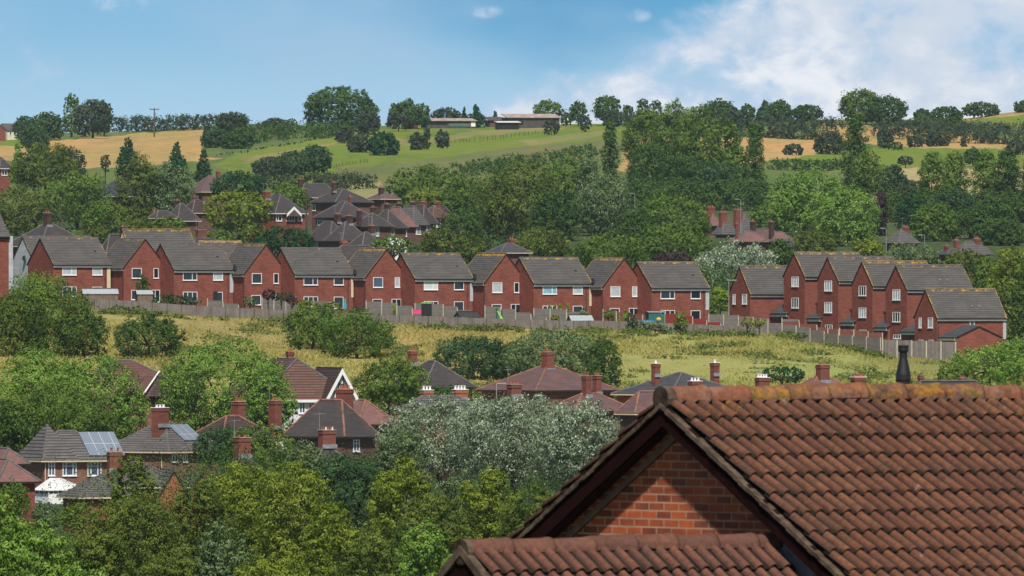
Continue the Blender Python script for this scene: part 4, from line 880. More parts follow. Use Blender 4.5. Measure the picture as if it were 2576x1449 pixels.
for i, (x0, xc, xr, ye, yr, D, ch, yw, lb) in enumerate([(775, 830, 876, 606, 557, 1850, (840, 859), 534, 'dark hipped house with white bay, left of the front pair of old houses'), (820, 862, 925, 606, 558, 1840, (869, 888), 538, 'dark hipped house with sooty chimney, right of the front pair of old houses'), (862, 910, 980, 632, 584, 1800, (925, 946), 563, 'low dark roof in front of the stepped line, nearest the modern houses')]):
    H = hip('house', x0, xc, xr, ye + 60, ye, yr, D, 38, 'brick_old', 'roof_d', lb, group=OG, gut='fascia_dk', ridge='ridge_g')
    chimney(H, ch[0], ch[1], yw, yw + 24, H.Dp * .5, mat='chim_dk', pots=3, deep=.9, pot_h=.25); 
    if i == 0: win(H, 786, 800, 608, 626, 3, 'glass', True, 'left')
H = hip('house', 830, 850, 960, 700, 655, 618, 1700, 30, 'brick', 'roof_d', 'house behind the modern row showing red chimney with clay pots', group=OG)
chimney(H, 855, 878, 603, 636, 2, pots=3, deep=.8)
# white-edged conservatory roofs
H = House('conservatory', 990, 640, 1800, 30, 'small white-roofed conservatory behind the wide modern house', 'conservatory'); m = MB(); m.box(0, 2.6, 0, 2.5, -1, 1.5); m.build('wall', M['upvc'], H.root); m = MB(); m.roofpoly([(-.2, -.2, 1.5), (2.8, -.2, 1.5), (2.8, 2.6, 2.6), (-.2, 2.6, 2.6)], 2.6, .08); m.build('roof', M['render'], H.root)
# left side
H = hip('house', 230, 300, 420, 540, 493, 433, 2100, 30, 'brick_old', 'roof_bl', 'big dark slate roof half hidden among the trees on the left', group=OG, gut='upvc')
H = hip('house', 470, 510, 590, 520, 482, 441, 2150, 30, 'brick_old', 'roof_pu', 'brown hipped roof with small red chimney beside the conifers', group=OG); chimney(H, 542, 555, 426, 446, 4, pots=1, deep=.8)
H = hip('house', 415, 448, 498, 600, 555, 511, 1900, 38, 'brick_old', 'roof_d', 'dark gable-like roof with black chimney, left of the yellow-green tree', group=OG); chimney(H, 436, 454, 498, 516, 4, mat='chim_dk', pots=1, deep=.8)
H = hip('house', 455, 485, 535, 575, 535, 502, 1930, 38, 'brick_old', 'roof_brd', 'dark roof with red chimney beside the yellow-green tree', group=OG); chimney(H, 480, 499, 488, 508, 4, pots=1, deep=.8)
H = hip('house', 378, 395, 440, 610, 548, 530, 1880, 38, 'brick_old', 'roof_d', 'small roof between two clay pots left of the dark roofs', group=OG); chimney(H, 382, 394, 523, 545, 2, pots=1, deep=.6, pot_h=.6)
H = hip('house', -60, 0, 26, 480, 423, 396, 2350, 38, 'brick', 'roof_d', 'house with white window at the left border above the trees', group=OG, gut='upvc'); win(H, 4, 18, 426, 441, 2)
m = MB(); H = hip('house', 20, 105, 225, 680, 618, 558, 1640, 38, 'brick_old', 'roof_d', 'plum-grey hipped roof with tall chimney behind the leftmost houses', group=OG); chimney(H, 108, 131, 529, 565, H.Dp * .45, pots=2, deep=.9, mat='chim_dk')
H = hip('house', 250, 268, 330, 700, 650, 590, 1620, 30, 'brick_old', 'roof_d', 'house behind the gap showing a dark roof and little red cap chimney', group=OG); chimney(H, 300, 317, 563, 585, 3, pots=1, deep=.8, mat='chim_dk')
H = hip('house', 470, 485, 560, 700, 640, 600, 1640, 30, 'brick_old', 'roof_d', 'hidden house with plain red stack above the third modern house', group=OG); chimney(H, 491, 520, 577, 612, 3, pots=0, deep=.8)
# white bungalow on the far left hill
H = House('bungalow', 18, 347, 3200, 24, 'cream bungalow with grey roof on the far left hillside', 'bungalow'); Wd = H.lx(72); hz = H.z(329); wallbox(H, Wd, 8, hz, 'x', 1.9, 'creamwall'); gable_roof(H, Wd, 8, hz, 1.9, 'x', 'roof_s'); chimney(H, 47, 53, 309, 318, 4, pots=1, deep=.7)
for k in (24, 34, 44, 56): win(H, k, k + 5, 331, 340, 1, 'glass', False)
H = House('house', -30, 349, 3180, 24, 'red gabled house end beside the cream bungalow', 'house'); Wd = H.lx(14); hz = H.z(328); wallbox(H, Wd, 7, hz, 'y', 2.4, 'brick'); gable_roof(H, Wd, 7, hz, 2.4, 'y', 'roof_brd')
# middle and right
H = hip('house', 1230, 1262, 1330, 690, 635, 612, 1650, 30, 'brick_old', 'roof_bl', 'slate roof and red chimney behind the middle of the modern row', group=OG); chimney(H, 1277, 1296, 595, 620, 3, pots=2, deep=.8)
for x0, xc, xr, ye, yr, D, rf, ch, yw, lb in [
    (1762, 1790, 1815, 568, 539, 2000, 'roof_pk', (1775.5, 1799), 516, 'small roof under the leftmost tall red chimney right of centre'),
    (1800, 1818, 1850, 590, 549, 1980, 'roof_s', (1807, 1830), 529, 'grey roof with square red chimney left of the tall lamp post'),
    (1836, 1866, 1905, 590, 538, 1990, 'roof_s', (1844, 1868), 523, 'grey gabled roof and chimney just behind the tall lamp post'),
    (1835, 1870, 1932, 608, 582, 1900, 'roof_pk', (1851, 1858), 557, 'faded pink roof with slender chimney right of centre'),
    (1880, 1895, 1960, 600, 575, 1940, 'roof_pu', (1886, 1902), 552, 'plum roof under a sooty pot chimney right of centre'),
    (1925, 1948, 1994, 609, 583, 1880, 'roof_pk', (1933, 1948), 553, 'bright pink roof beside a very tall sooty chimney'),
    (1962, 1978, 2004, 622, 599, 1860, 'roof_bl', (1992, 1999), 598, 'small slate hip right of the pink roof'),
    (2228, 2262, 2308, 612, 577, 1900, 'roof_s', (2267, 2288), 566, 'grey roof with red chimney right of the purple tree'),
    (2350, 2385, 2440, 640, 625, 1750, 'roof_bl', (2374, 2389), 613, 'dark low roof and chimney behind the right-hand townhouses'),
    (2400, 2425, 2490, 640, 608, 1780, 'roof_s', (2397, 2414.5), 599, 'grey hipped roof between two brick chimneys, far right')]:
    H = hip('house', x0, xc, xr, ye + 60, ye, yr, D, 35, 'brick_old', rf, lb, group=OG, ridge='ridge_g', gut='fascia_dk'); chimney(H, ch[0], ch[1], yw, yw + 26, H.Dp * .5, mat='chim_dk' if 'sooty' in lb else 'chim', pots=3, deep=.8, pot_h=.3, lead=False)
    if xc == 2425: chimney(H, 2446, 2468, 595, 625, H.Dp * .5, pots=3, deep=.8, pot_h=.3, lead=False)
# ---- barns on the crest --------------------------------------------------------
M['rust'] = rooftile('rusty_corrugated_sheet', (.42, .36, .32), (.30, .17, .12), .9, .9, jsize=.02, blotch=(.55, .53, .50), blotch_amt=.9)
M['barnwall'] = boards('dark_barn_boards', (.07, .065, .06), (.11, .10, .095), .3)
M['barngreen'] = boards('green_grey_sheeting', (.10, .15, .13), (.13, .18, .16), .3)
M['redshed'] = plain('red_shed', (.16, .045, .04), .85, .1, .3, 1.5)
def barn(x0, x1, yb, ye, yr, D, label, wall='barnwall', roof='rust', dp=8, name='barn'):
    H = House(name, x0, yb, D, 12, label, 'barn'); Wd = H.lx(x1); hz = H.z(ye); rise = (ye - yr) / H.s; wallbox(H, Wd, dp, hz, None, 0, wall)
    m = MB(); m.roofpoly([(-.4, -.6, hz), (Wd + .4, -.6, hz), (Wd + .4, dp, hz + rise), (-.4, dp, hz + rise)], hz + rise, .15); m.build('roof', M[roof], H.root)['lichen'] = 0.0; H.Wd = Wd; H.hz = hz; return H
H = barn(1073, 1197, 318, 303, 296, 3258, 'long low barn with rusty sheet roof left of the taller barn'); m = MB(); m.box(H.Wd * .45, H.Wd * .88, -.12, -.01, 0, H.hz - .8); m.build('door', M['barngreen'], H.root); m = MB(); m.box(H.Wd * .9, H.Wd * .99, -.14, -.01, 0, H.hz - .3); m.build('door', M['upvc'], H.root); m = MB(); m.box(H.Wd * .05, H.Wd * .4, -.06, -.01, .5, H.hz - .9); m.build('opening', M['black'], H.root)
H = barn(1277, 1408, 313, 295, 285, 3262, 'taller long barn with patchy white and rust roof on the hilltop'); m = MB(); m.box(0, H.Wd * .3, -.1, -.01, 0, H.hz * .5); m.build('opening', M['black'], H.root)
barn(1024, 1052, 318, 306, 300, 3255, 'small rust-red shed left of the long low barn', 'redshed', 'rust', 5, 'shed')
barn(1253, 1306, 314, 307, 304, 3240, 'low white-roofed lean-to in front of the taller barn', 'black', 'upvc', 4, 'lean_to')
barn(1232, 1272, 312, 302, 293, 3278, 'dark small house between the two barns', 'brick_old', 'roof_pu', 7, 'farmhouse')
# ---------------------------------------------------------------- the near house with the ribbed clay roof
def claymat(name, c1, c2, c3, moss=.0, key='moss'):
    m, b, pr, out = newmat(name); spec(pr, .8, .25)
    tc = b.n('ShaderNodeTexCoord'); o = tc.outputs['Object']; a = b.n('ShaderNodeAttribute', attribute_name='tv'); mo = b.n('ShaderNodeAttribute', attribute_name='moss')
    n = b.noise(o, 3.0, 6.0, .65); n2 = b.noise(o, 22.0, 4.0, .6); n3 = b.noise(o, 7.0, 5.0, .7, .4); n4 = b.noise(o, 5.0, 4.0, .6)
    c = b.mix(a.outputs['Fac'], c1, c2); c = b.mix(b.ss(n, .40, .72, .0, .65), c, c3); c = b.mix(b.ss(n2, .35, .75, .0, .6), c, tuple(q * .40 for q in c1))
    c = b.mix(b.m('MULTIPLY', b.ss(n4, .68, .74), .45), c, (.36, .33, .29))
    groove_shade = b.n('ShaderNodeAttribute', attribute_name='pan'); c = b.mix(b.m('MULTIPLY', groove_shade.outputs['Fac'], .92), c, (.014, .010, .008))  # groove shade painted near-black into the clay colour of pans and lips
    k = b.m('ADD', n3, b.m('MULTIPLY', mo.outputs['Fac'], .42)); k = b.ss(k, .98, 1.06)
    c = b.mix(b.m('MULTIPLY', k, .9), c, b.mix(b.ss(n2, .4, .6), (.30, .13, .014), (.11, .085, .02)))
    k2 = b.m('MULTIPLY', b.ss(n3, .52, .30), b.m('MULTIPLY', mo.outputs['Fac'], .75)); c = b.mix(k2, c, (.035, .032, .014))
    b.set(pr.inputs['Base Color'], c)
    bp = b.n('ShaderNodeBump'); bp.inputs['Strength'].default_value = .9; bp.inputs['Distance'].default_value = .014; b.set(bp.inputs['Height'], b.m('ADD', n2, b.m('MULTIPLY', n3, 1.2))); b.set(pr.inputs['Normal'], bp.outputs[0]); return m
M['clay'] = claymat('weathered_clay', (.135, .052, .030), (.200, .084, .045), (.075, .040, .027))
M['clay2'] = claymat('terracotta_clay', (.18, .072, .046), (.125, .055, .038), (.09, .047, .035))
M['clay_ridge'] = claymat('ridge_clay', (.26, .085, .04), (.16, .065, .04), (.24, .16, .11))
M['mortar'] = plain('verge_mortar', (.095, .068, .048), .95, .1, .45, 9.0)
M['maroon'] = plain('maroon_timber', (.015, .005, .005), .95, .03, .25, 5.0)
M['brownstrip'] = plain('brown_timber_strip', (.22, .13, .09), .7, .2, .25, 6.0)
def setattrs(o, tv, moss):
    for nm, v in (('tv', tv), ('moss', moss)):
        at = o.data.attributes.new(nm, 'FLOAT', 'FACE'); at.data.foreach_set('value', np.array(v, dtype='f'))
def roll_tiles(parent, mat, x0, x1, ystart, zstart, alpha, gauge, ncourse, pitch=.152, sign=-1, mossf=None, rollr=.0365, first=0):
    """ribbed clay tiles from the ridge down; sign -1 = towards the camera side; one mesh, each tile its own shell"""
    ca, sa = math.cos(alpha), math.sin(alpha); V = []; Fc = []; tv = []; ms = []; pa = []; rng = np.random.RandomState(5)
    nc = int(round((x1 - x0) / pitch)); na = 9
    prof = []
    for k in range(na + 1):        # roll half circle then pan
        t = math.pi * (1 - k / na); prof.append((rollr * 1.12 * math.cos(t), rollr * math.sin(t) * 1.25))
    pan = [(pitch - rollr * 1.12 * 1.0 - .018, -.006), ]
    full = [(-rollr * 1.12 - .012, -.004)] + prof + [(rollr * 1.12 + .012, -.004), (pitch - rollr * 1.12 - .012, -.004)]
    for r in range(ncourse):
        s0 = r * gauge + (.06 if r == 0 else .01); s1 = (r + 1) * gauge + .055
        for c in range(nc):
            cx = x0 + (c + .5) * pitch; jt = rng.normal(0, .0025); js = rng.normal(0, .005); t_ = rng.rand(); dy_ = rng.normal(0, .0015)
            tone = .35 + .3 * rng.normal()
            base = len(V); rows = []
            for (sv_, lift, shr) in ((s0 - .03, .004, .93), (s1 + js - .004, .044 + jt, 1.0), (s1 + js, .036 + jt, .96)):
                rr = []
                for (px, pz) in full:
                    hz_ = pz * shr + lift; yy = sign * (sv_ * ca + hz_ * sa); zz = -sv_ * sa + hz_ * ca
                    rr.append(len(V)); V.append((cx + px * (shr if abs(px) < .07 else 1) + dy_, ystart + yy, zstart + zz))
                rows.append(rr)
            # lower lip going under
            rr = []
            for (px, pz) in full:
                hz_ = pz * .72 + .0 + (.008 if pz > 0 else -.012); sv_ = s1 + js - .002; yy = sign * (sv_ * ca + hz_ * sa); zz = -sv_ * sa + hz_ * ca
                rr.append(len(V)); V.append((cx + px * .8 if abs(px) < .07 else cx + px, ystart + yy, zstart + zz))
            rows.append(rr)
            mo = mossf(r, cx) if mossf else 0
            for A_, B_ in zip(rows, rows[1:]):
                for k in range(len(A_) - 1):
                    lip = A_ is rows[2]
                    q = (A_[k], B_[k], B_[k + 1], A_[k + 1]); Fc.append(q if sign < 0 else q[::-1]); tv.append(min(1, max(0, tone))); ms.append(mo); pa.append(1.0 if lip or k in (0, na + 1, na + 2) else (.35 if k in (1, na) else 0))  # marks pan and lip faces that get painted shade, half strength on roll feet
    me = bpy.data.meshes.new('roof_tiles'); me.from_pydata(V, [], Fc); me.materials.append(M[mat]); me.polygons.foreach_set('use_smooth', [True] * len(Fc)); me.update()
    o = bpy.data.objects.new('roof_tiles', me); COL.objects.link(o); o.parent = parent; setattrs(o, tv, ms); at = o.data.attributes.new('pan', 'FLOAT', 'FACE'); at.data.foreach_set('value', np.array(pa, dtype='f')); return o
def ridge_run(parent, mat, x0, x1, y, z, r=.125, seg=.45, moss=.5):
    V = []; Fc = []; tv = []; ms = []; rng = np.random.RandomState(9); n = int(math.ceil((x1 - x0) / seg)); na = 12
    for i in range(n):
        a = x0 + i * seg; e = min(x1, a + seg + .03); jz = rng.normal(0, .007); jr = rng.normal(0, .006); tone = rng.rand(); mo = moss * (.4 + .9 * rng.rand())
        rings = []
        for xx, rr_ in ((a, r * .90 + jr), (a + .06, r * .93 + jr), (e - .05, r * 1.0 + jr), (e - .045, r * 1.06 + jr), (e, r * 1.07 + jr), (e, r * .90 + jr)):
            rg = []
            for k in range(na + 1):
                t = math.pi * (-.04 + 1.08 * k / na); rg.append(len(V)); V.append((xx, y + rr_ * math.cos(t), z + jz + rr_ * math.sin(t) * .95))
            rings.append(rg)
        for A_, B_ in zip(rings, rings[1:]):
            for k in range(na): Fc.append((A_[k], B_[k], B_[k + 1], A_[k + 1])); tv.append(tone); ms.append(mo)
    me = bpy.data.meshes.new('ridge_tiles'); me.from_pydata(V, [], [f[::-1] for f in Fc]); me.materials.append(M[mat]); me.polygons.foreach_set('use_smooth', [True] * len(Fc)); me.update()
    o = bpy.data.objects.new('ridge_tiles', me); COL.objects.link(o); o.parent = parent; setattrs(o, tv, ms); return o
def near_house():
    D0 = 103.0; RT = P(1668, 968, D0)          # top of the ridge at the gable
    H = empty('near_house', (RT.x, RT.y, RT.z), R_(36), 'near brick gable with ribbed clay tile roof filling the lower right corner', 'house')
    al = R_(29.6); ca, sa = math.cos(al), math.sin(al); LX = 10.0; ov = .16   # verge stands out to x = -ov
    zt = -.15; OVB = .20
    # ridge line at local (x, 0, 0)
    def mf(r, cx): return (.75 + .25 * math.sin(cx * 2.1)) if r == 0 else (.55 if r == 1 else (.25 if r < 4 else .12)) + (.25 if cx < .5 else 0)
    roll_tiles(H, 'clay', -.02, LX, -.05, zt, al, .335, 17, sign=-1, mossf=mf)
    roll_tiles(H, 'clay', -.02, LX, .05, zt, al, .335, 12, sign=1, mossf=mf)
    rr = ridge_run(H, 'clay_ridge', -.02, LX, 0, -.125, moss=1.05)
    # roof deck under the tiles
    m = MB(); Lr = 6.0
    for sg in (-1, 1):
        a = [(0, 0, zt - .02), (LX, 0, zt - .02), (LX, sg * Lr * ca, zt - .02 - Lr * sa), (0, sg * Lr * ca, zt - .02 - Lr * sa)]
        m.prism(a if sg > 0 else a[::-1], (0, 0, -.05))
    m.build('roof_deck', M['fascia_dk'], H)
    # mortar bed and verge along both rakes (stepped by little lumps)
    m = MB(); rng = random.Random(3)
    for sg in (-1, 1):
        k = 0; s_ = 0.0
        while s_ < 5.6:
            e = s_ + .09; w = .044 + rng.uniform(-.005, .005); h0 = zt - .015 + rng.uniform(-.006, .006); f = lambda s, dz: (0, sg * s * ca, h0 - s * sa + dz)
            a = [Vector((-.035 - rng.uniform(0, .012), 0, 0)) + Vector(f(s_, .0)), Vector((-.035, 0, 0)) + Vector(f(e, .0)), Vector((-.035, 0, 0)) + Vector(f(e, -w)), Vector((-.035 - rng.uniform(0, .01), 0, 0)) + Vector(f(s_, -w))]
            m.prism(a if sg > 0 else a[::-1], (.12, 0, 0)); s_ = e
    m.build('verge_mortar', M['mortar'], H)
    m = MB(); m.lathe((0, 0, 0), [(.001, 0)], 3) if 0 else None
    n = 14; c0 = Vector((-.03, 0, -.125)); rim = [c0 + Vector((0, .118 * math.cos(k / n * 6.283), .115 * math.sin(k / n * 6.283))) for k in range(n)]
    m.prism(rim, (.1, 0, 0)); m.face(rim[::-1]); m.build('ridge_end_mortar', M['mortar'], H)
    # bargeboards
    bz = zt - .02; bh = .205
    m = MB(); q = MB()
    for sg in (-1, 1):
        L_ = 5.6; f = lambda s, dz, x: Vector((x, sg * s * ca, bz - s * sa + dz))
        a = [f(0, 0, -.01), f(L_, 0, -.01), f(L_, -bh, -.01), f(0, -bh, -.01)]; m.prism(a if sg > 0 else a[::-1], (.03, 0, 0))
        # soffit
        a = [f(0, -bh + .04, .02), f(L_, -bh + .04, .02), f(L_, -bh + .04, OVB), f(0, -bh + .04, OVB)]; q.prism(a if sg < 0 else a[::-1], (0, 0, .015))
    m.build('bargeboard', M['maroon'], H); q.build('soffit', M['fascia_dk'], H)
    m = MB()
    for sg in (-1, 1):
        f = lambda s, dz, x: Vector((x, sg * s * ca, bz - s * sa + dz)); a = [f(.0, -bh - .03, OVB - .03), f(5.6, -bh - .03, OVB - .03), f(5.6, -bh - .10, OVB - .03), f(.0, -bh - .10, OVB - .03)]
        m.prism(a if sg > 0 else a[::-1], (.025, 0, 0))
    m.build('soffit_strip', M['brownstrip'], H)
    # gable wall
    xw = OVB; m = MB(); hb = 4.6; zg = bz - .12
    tri = [(xw, 0, zg), (xw, hb * ca, zg - hb * sa), (xw, hb * ca, -7.4), (xw, -hb * ca, -7.4), (xw, -hb * ca, zg - hb * sa)]
    uvb = [(p[1] * -1 + .03, p[2] + .02) for p in tri]; m.face(tri, 0, uvb); 
    m.box(xw + .01, LX - .1, -hb * ca + .01, hb * ca - .01, -7.4, zg - hb * sa - .05)
    m.build('wall', M['brick_fg'], H)
    # pale splat on the wall
    # flue terminal on the far side of the ridge
    xf = 2.83; m = MB()
    m.lathe((xf, .10, -.25), [(.0, 0), (.064, 0), (.064, .27), (.071, .28), (.070, .33), (.050, .42), (.038, .48), (.036, .535), (.046, .54), (.049, .555), (.047, .575), (.050, .58), (.050, .60), (.0, .60)], 20)
    m.build('flue_terminal', M['black'], H, smooth=False)
    # ---- lower porch roof against the gable
    al2 = R_(37); yp = -1.424; zp = -2.187 - RT.z; c2, s2 = math.cos(al2), math.sin(al2); x0 = -3.27; x1 = xw
    N = empty('porch_roof', (RT.x, RT.y, RT.z), R_(36), 'lower ribbed clay roof butting against the near brick gable', 'roof')
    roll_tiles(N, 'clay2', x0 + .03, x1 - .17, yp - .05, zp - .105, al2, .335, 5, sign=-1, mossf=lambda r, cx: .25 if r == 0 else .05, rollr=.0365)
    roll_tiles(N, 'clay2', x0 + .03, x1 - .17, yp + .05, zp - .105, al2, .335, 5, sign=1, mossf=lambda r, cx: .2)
    ridge_run(N, 'clay2', x0 + .02, x1 - .02, yp, zp - .12, r=.118, moss=.25)
    m = MB()
    for sg in (-1, 1):
        a = [(x0 + .02, yp, zp - .135), (x1, yp, zp - .135), (x1, yp + sg * 2.4 * c2, zp - .135 - 2.4 * s2), (x0 + .02, yp + sg * 2.4 * c2, zp - .135 - 2.4 * s2)]; m.prism(a if sg > 0 else a[::-1], (0, 0, -.04))
    m.build('roof_deck', M['fascia_dk'], N)
    m = MB()
    for sg in (-1, 1):
        f = lambda s, dz: Vector((x0 - .02, yp + sg * s * c2, zp - .10 - s * s2 + dz)); a = [f(0, 0.03), f(2.3, .03), f(2.3, -.055), f(0, -.055)]; m.prism(a if sg > 0 else a[::-1], (.08, 0, 0))
    c0 = Vector((x0 - .01, yp, zp - .125)); rim = [c0 + Vector((0, .12 * math.cos(k / n * 6.283), .117 * math.sin(k / n * 6.283))) for k in range(n)]; m.prism(rim, (.06, 0, 0)); m.face(rim[::-1])
    m.build('verge_mortar', M['mortar'], N)
    m = MB()
    for sg in (-1, 1):
        f = lambda s, dz: Vector((x0 + .01, yp + sg * s * c2, zp - .16 - s * s2 + dz)); a = [f(0, 0), f(2.3, 0), f(2.3, -.24), f(0, -.24)]; m.prism(a if sg > 0 else a[::-1], (.03, 0, 0))
    m.build('bargeboard', M['maroon'], N)
    m = MB(); m.face([(x0 + .22, yp, zp - .3), (x0 + .22, yp + 2.2 * c2, zp - .3 - 2.2 * s2), (x0 + .22, yp + 2.2 * c2, -7.4), (x0 + .22, yp - 2.2 * c2, -7.4), (x0 + .22, yp - 2.2 * c2, zp - .3 - 2.2 * s2)])
    m.box(x0 + .23, x1 - .02, yp - 2.2 * c2 + .01, yp + 2.2 * c2 - .01, -7.4, zp - .4 - 2.2 * s2); m.build('wall', M['brick_fg'], N)
    # lead flashing along the wall, plus a plain edge tile strip
    m = MB(); f = lambda s, dz, x: Vector((x, yp - s * c2, zp - .115 - s * s2 + dz))
    m.prism([f(.02, .02, x1 - .175), f(2.0, .02, x1 - .175), f(2.0, .02, x1 - .075), f(.02, .02, x1 - .075)], (0, 0, -.03)); q = m.build('edge_tiles', M['clay2'], N)
    m = MB(); m.prism([f(.0, .03, x1 - .08), f(2.0, .03, x1 - .08), f(2.0, .03, x1 - .004), f(.0, .03, x1 - .004)], (0, 0, -.02))
    m.prism([f(-.02, .20, x1 - .012), f(2.0, .20, x1 - .012), f(2.0, .01, x1 - .012), f(-.02, .01, x1 - .012)], (.008, 0, 0)); m.build('flashing', M['lead'], N)
near_house()
# ---------------------------------------------------------------- fences
def fence(pts, D, label, mat='panel', bay=None, name='garden_fence', group='garden fences', postmat='post', step=True, pw=.12, postup=.06, base=0.0, pmax=90):
    """pts: (x, ytop, ybase); bays between posts"""
    p0 = P(pts[0][0], pts[0][2], D if not isinstance(D, (list, tuple)) else D[0]); root = empty(name, p0, 0, label, 'fence', group)
    xs = [p[0] for p in pts]; tot = xs[-1] - xs[0]; s = sc(p0.y); bay = bay or 1.85; n = max(1, int(round(abs(tot) / s / bay)))
    Ds = [D] * len(pts) if not isinstance(D, (list, tuple)) else D
    def at(x): return np.interp(x, xs, [p[1] for p in pts]), np.interp(x, xs, [p[2] for p in pts]), float(np.interp(x, xs, Ds))
    allp = MB()
    for i in range(n + 1):
        x = xs[0] + tot * i / n; yt, yb, d_ = at(x); a = P(x, yt, d_) - p0
        zt = a.z; zb = (P(x, yb, d_) - p0).z; 
        if i < n:
            x2 = xs[0] + tot * (i + 1) / n; t2, b2, d2 = at(x2); c = P(x2, t2, d2) - p0; zt2 = c.z; cb = (P(x2, b2, d2) - p0).z
            if step: zt = zt2 = (zt + zt2) / 2 ; 
            lo, lo2 = (min(zb, cb) - .3,) * 2 if step else (zb - .3, cb - .3)
            dv = Vector((c.x - a.x, c.y - a.y, 0)).normalized(); nrm = Vector((dv.y, -dv.x, 0)) * .025; A_ = Vector((a.x, a.y, 0)) + dv * (pw / 2 + .004); B_ = Vector((c.x, c.y, 0)) - dv * (pw / 2 + .004)
            f = lambda q, z: Vector((q.x, q.y, z)); w = (B_ - A_).length; u0 = i * (w + pw); m = MB()
            F0 = [f(A_, lo) + nrm, f(B_, lo2) + nrm, f(B_, zt2) + nrm, f(A_, zt) + nrm]; K0 = [q - nrm * 2 for q in F0]; uv = [(u0, lo), (u0 + w, lo2), (u0 + w, zt2), (u0, zt)]
            m.face(F0, 0, uv); m.face(K0[::-1], 0, uv[::-1])
            for k in range(4): j = (k + 1) % 4; m.face([F0[j], F0[k], K0[k], K0[j]])
            if mat != 'fence':
                for zz in (zt - .04, ): m.box(0, 1, 0, 1, 0, 0.001) if 0 else None
            if i < pmax: m.build('panel', M[mat], root)
        zp = max(zt, (P(x, yt, d_) - p0).z) + postup; q = MB(); hp = pw / 2
        q.box(a.x - hp, a.x + hp, a.y - hp, a.y + hp, zb - .4, zp); q.build('post', M[postmat], root)
    return root
fence([(238, 752, 786), (330, 757, 790), (450, 766, 797), (600, 775, 803), (760, 781, 809), (930, 792, 815), (1100, 796, 823), (1288, 803, 829), (1480, 808, 834)], 1468, 'long weathered close-board fence between meadow and gardens', 'fence', name='boundary_fence', group=None, step=False, pw=.1, postmat='timber', postup=.0)
fence([(1482, 806, 834), (1620, 810, 836), (1780, 817, 839), (1932, 824, 842)], 1466, 'low close-board fence run below the red panels', 'fence', name='boundary_fence', group=None, step=False, pw=.1, postmat='timber', postup=.0)
fence([(1932, 811, 842), (1990, 817, 848), (2050, 829, 858), (2110, 843, 872), (2215, 850, 896)], [1466, 1464, 1462, 1458, 1452], 'stepped panel fence with concrete posts descending toward the right end', 'panel', name='boundary_fence', group=None)
fence([(2220, 854, 897), (2404, 861, 901)], [1450, 1452], 'pale-posted straight end section of fence beside the garage wall', 'fence', name='boundary_fence', group=None, bay=1.9, pw=.16)
for pts, D, mat, lb in [
 ([(522, 752, 770), (600, 768, 780)], 1478, 'panel', 'short stepped garden fence right of the dark leafy hedge'),
 ([(659, 748, 775), (700, 754, 778), (749, 764, 781)], 1478, 'panel', 'garden fence with pale posts left of the big meadow bush'),
 ([(790, 756, 782), (830, 760, 784)], 1480, 'panel', 'garden fence section left of the teal parasol'),
 ([(921, 757, 786), (1007, 764, 790), (1030, 772, 793), (1076, 788, 799)], 1480, 'panel', 'grey garden fence stepping down behind the bright cone shrub'),
 ([(1044, 763, 790), (1120, 766, 794), (1186, 785, 800)], 1484, 'panel', 'grey garden fence behind the black bin and pink box'),
 ([(1220, 769, 800), (1288, 778, 803), (1374, 801, 810)], 1480, 'panel', 'grey garden fence behind the green garden toys'),
 ([(1343, 776, 806), (1433, 779, 808), (1466, 790, 810)], 1482, 'panel', 'grey garden fence in front of the four cone shrubs'),
 ([(1517, 779, 806), (1555, 784, 808), (1650, 797, 812)], 1482, 'panel_br', 'brown garden fence panels behind hanging shrubs'),
 ([(1672, 787, 812), (1735, 795, 814), (1813, 815, 822)], 1480, 'panel_red', 'bright red garden fence stepping down to the right'),
 ([(1783, 790, 818), (1860, 794, 822), (1932, 803, 830)], 1484, 'panel', 'tall grey fence right of the red panels around the lamp post')]:
    fence(pts, D, lb, mat)
for pts, D, lb in [([(1967, 806, 822), (2055, 818, 832)], 1475, 'low red-brown fence below the first townhouse'), ([(2055, 821, 835), (2110, 830, 842)], 1472, 'low red-brown fence below the second townhouse'), ([(2112, 826, 850), (2220, 838, 856)], 1468, 'low red-brown fence below the third townhouse'), ([(1967, 800, 812), (2010, 806, 818)], 1478, 'short grey fence nearest the first garage')]:
    fence(pts, D, lb, 'panel' if 'grey' in lb else 'panel_br')
# wire fence on the hill and dark hedge bank
def wire_fence(pts, label, step=9):
    xs = [p[0] for p in pts]; D0 = Dat(pts[0][0], pts[0][1]); p0 = P(pts[0][0], pts[0][1], D0); root = empty('field_fence', p0, 0, label, 'fence', 'field fences on the hill'); x = xs[0]; prev = None; w = MB(); rng = random.Random(4)
    while x < xs[-1]:
        y = float(np.interp(x, xs, [p[1] for p in pts])); d_ = Dat(x, y); g = ground(x, d_); q = Vector(((x - CX) / sc(d_), d_, g)) - p0; h = 1.05 + rng.uniform(-.3, .3); m = MB(); m.box(q.x - .06, q.x + .06, q.y - .06, q.y + .06, q.z - .3, q.z + h); m.build('post', M['timber'], root)
        if prev:
            for k in (.5, .95): w.tube(prev + Vector((0, 0, k)), q + Vector((0, 0, k)), .025, n=4)
        prev = q; x += step * rng.uniform(.7, 1.6)
    w.build('wire', M['timber'], root)
wire_fence([(1120, 363), (1240, 352), (1380, 334)], 'post and wire fence climbing the pasture below the barns'); wire_fence([(840, 424), (925, 410)], 'short post and wire fence beside the rounded hill bush', 8)
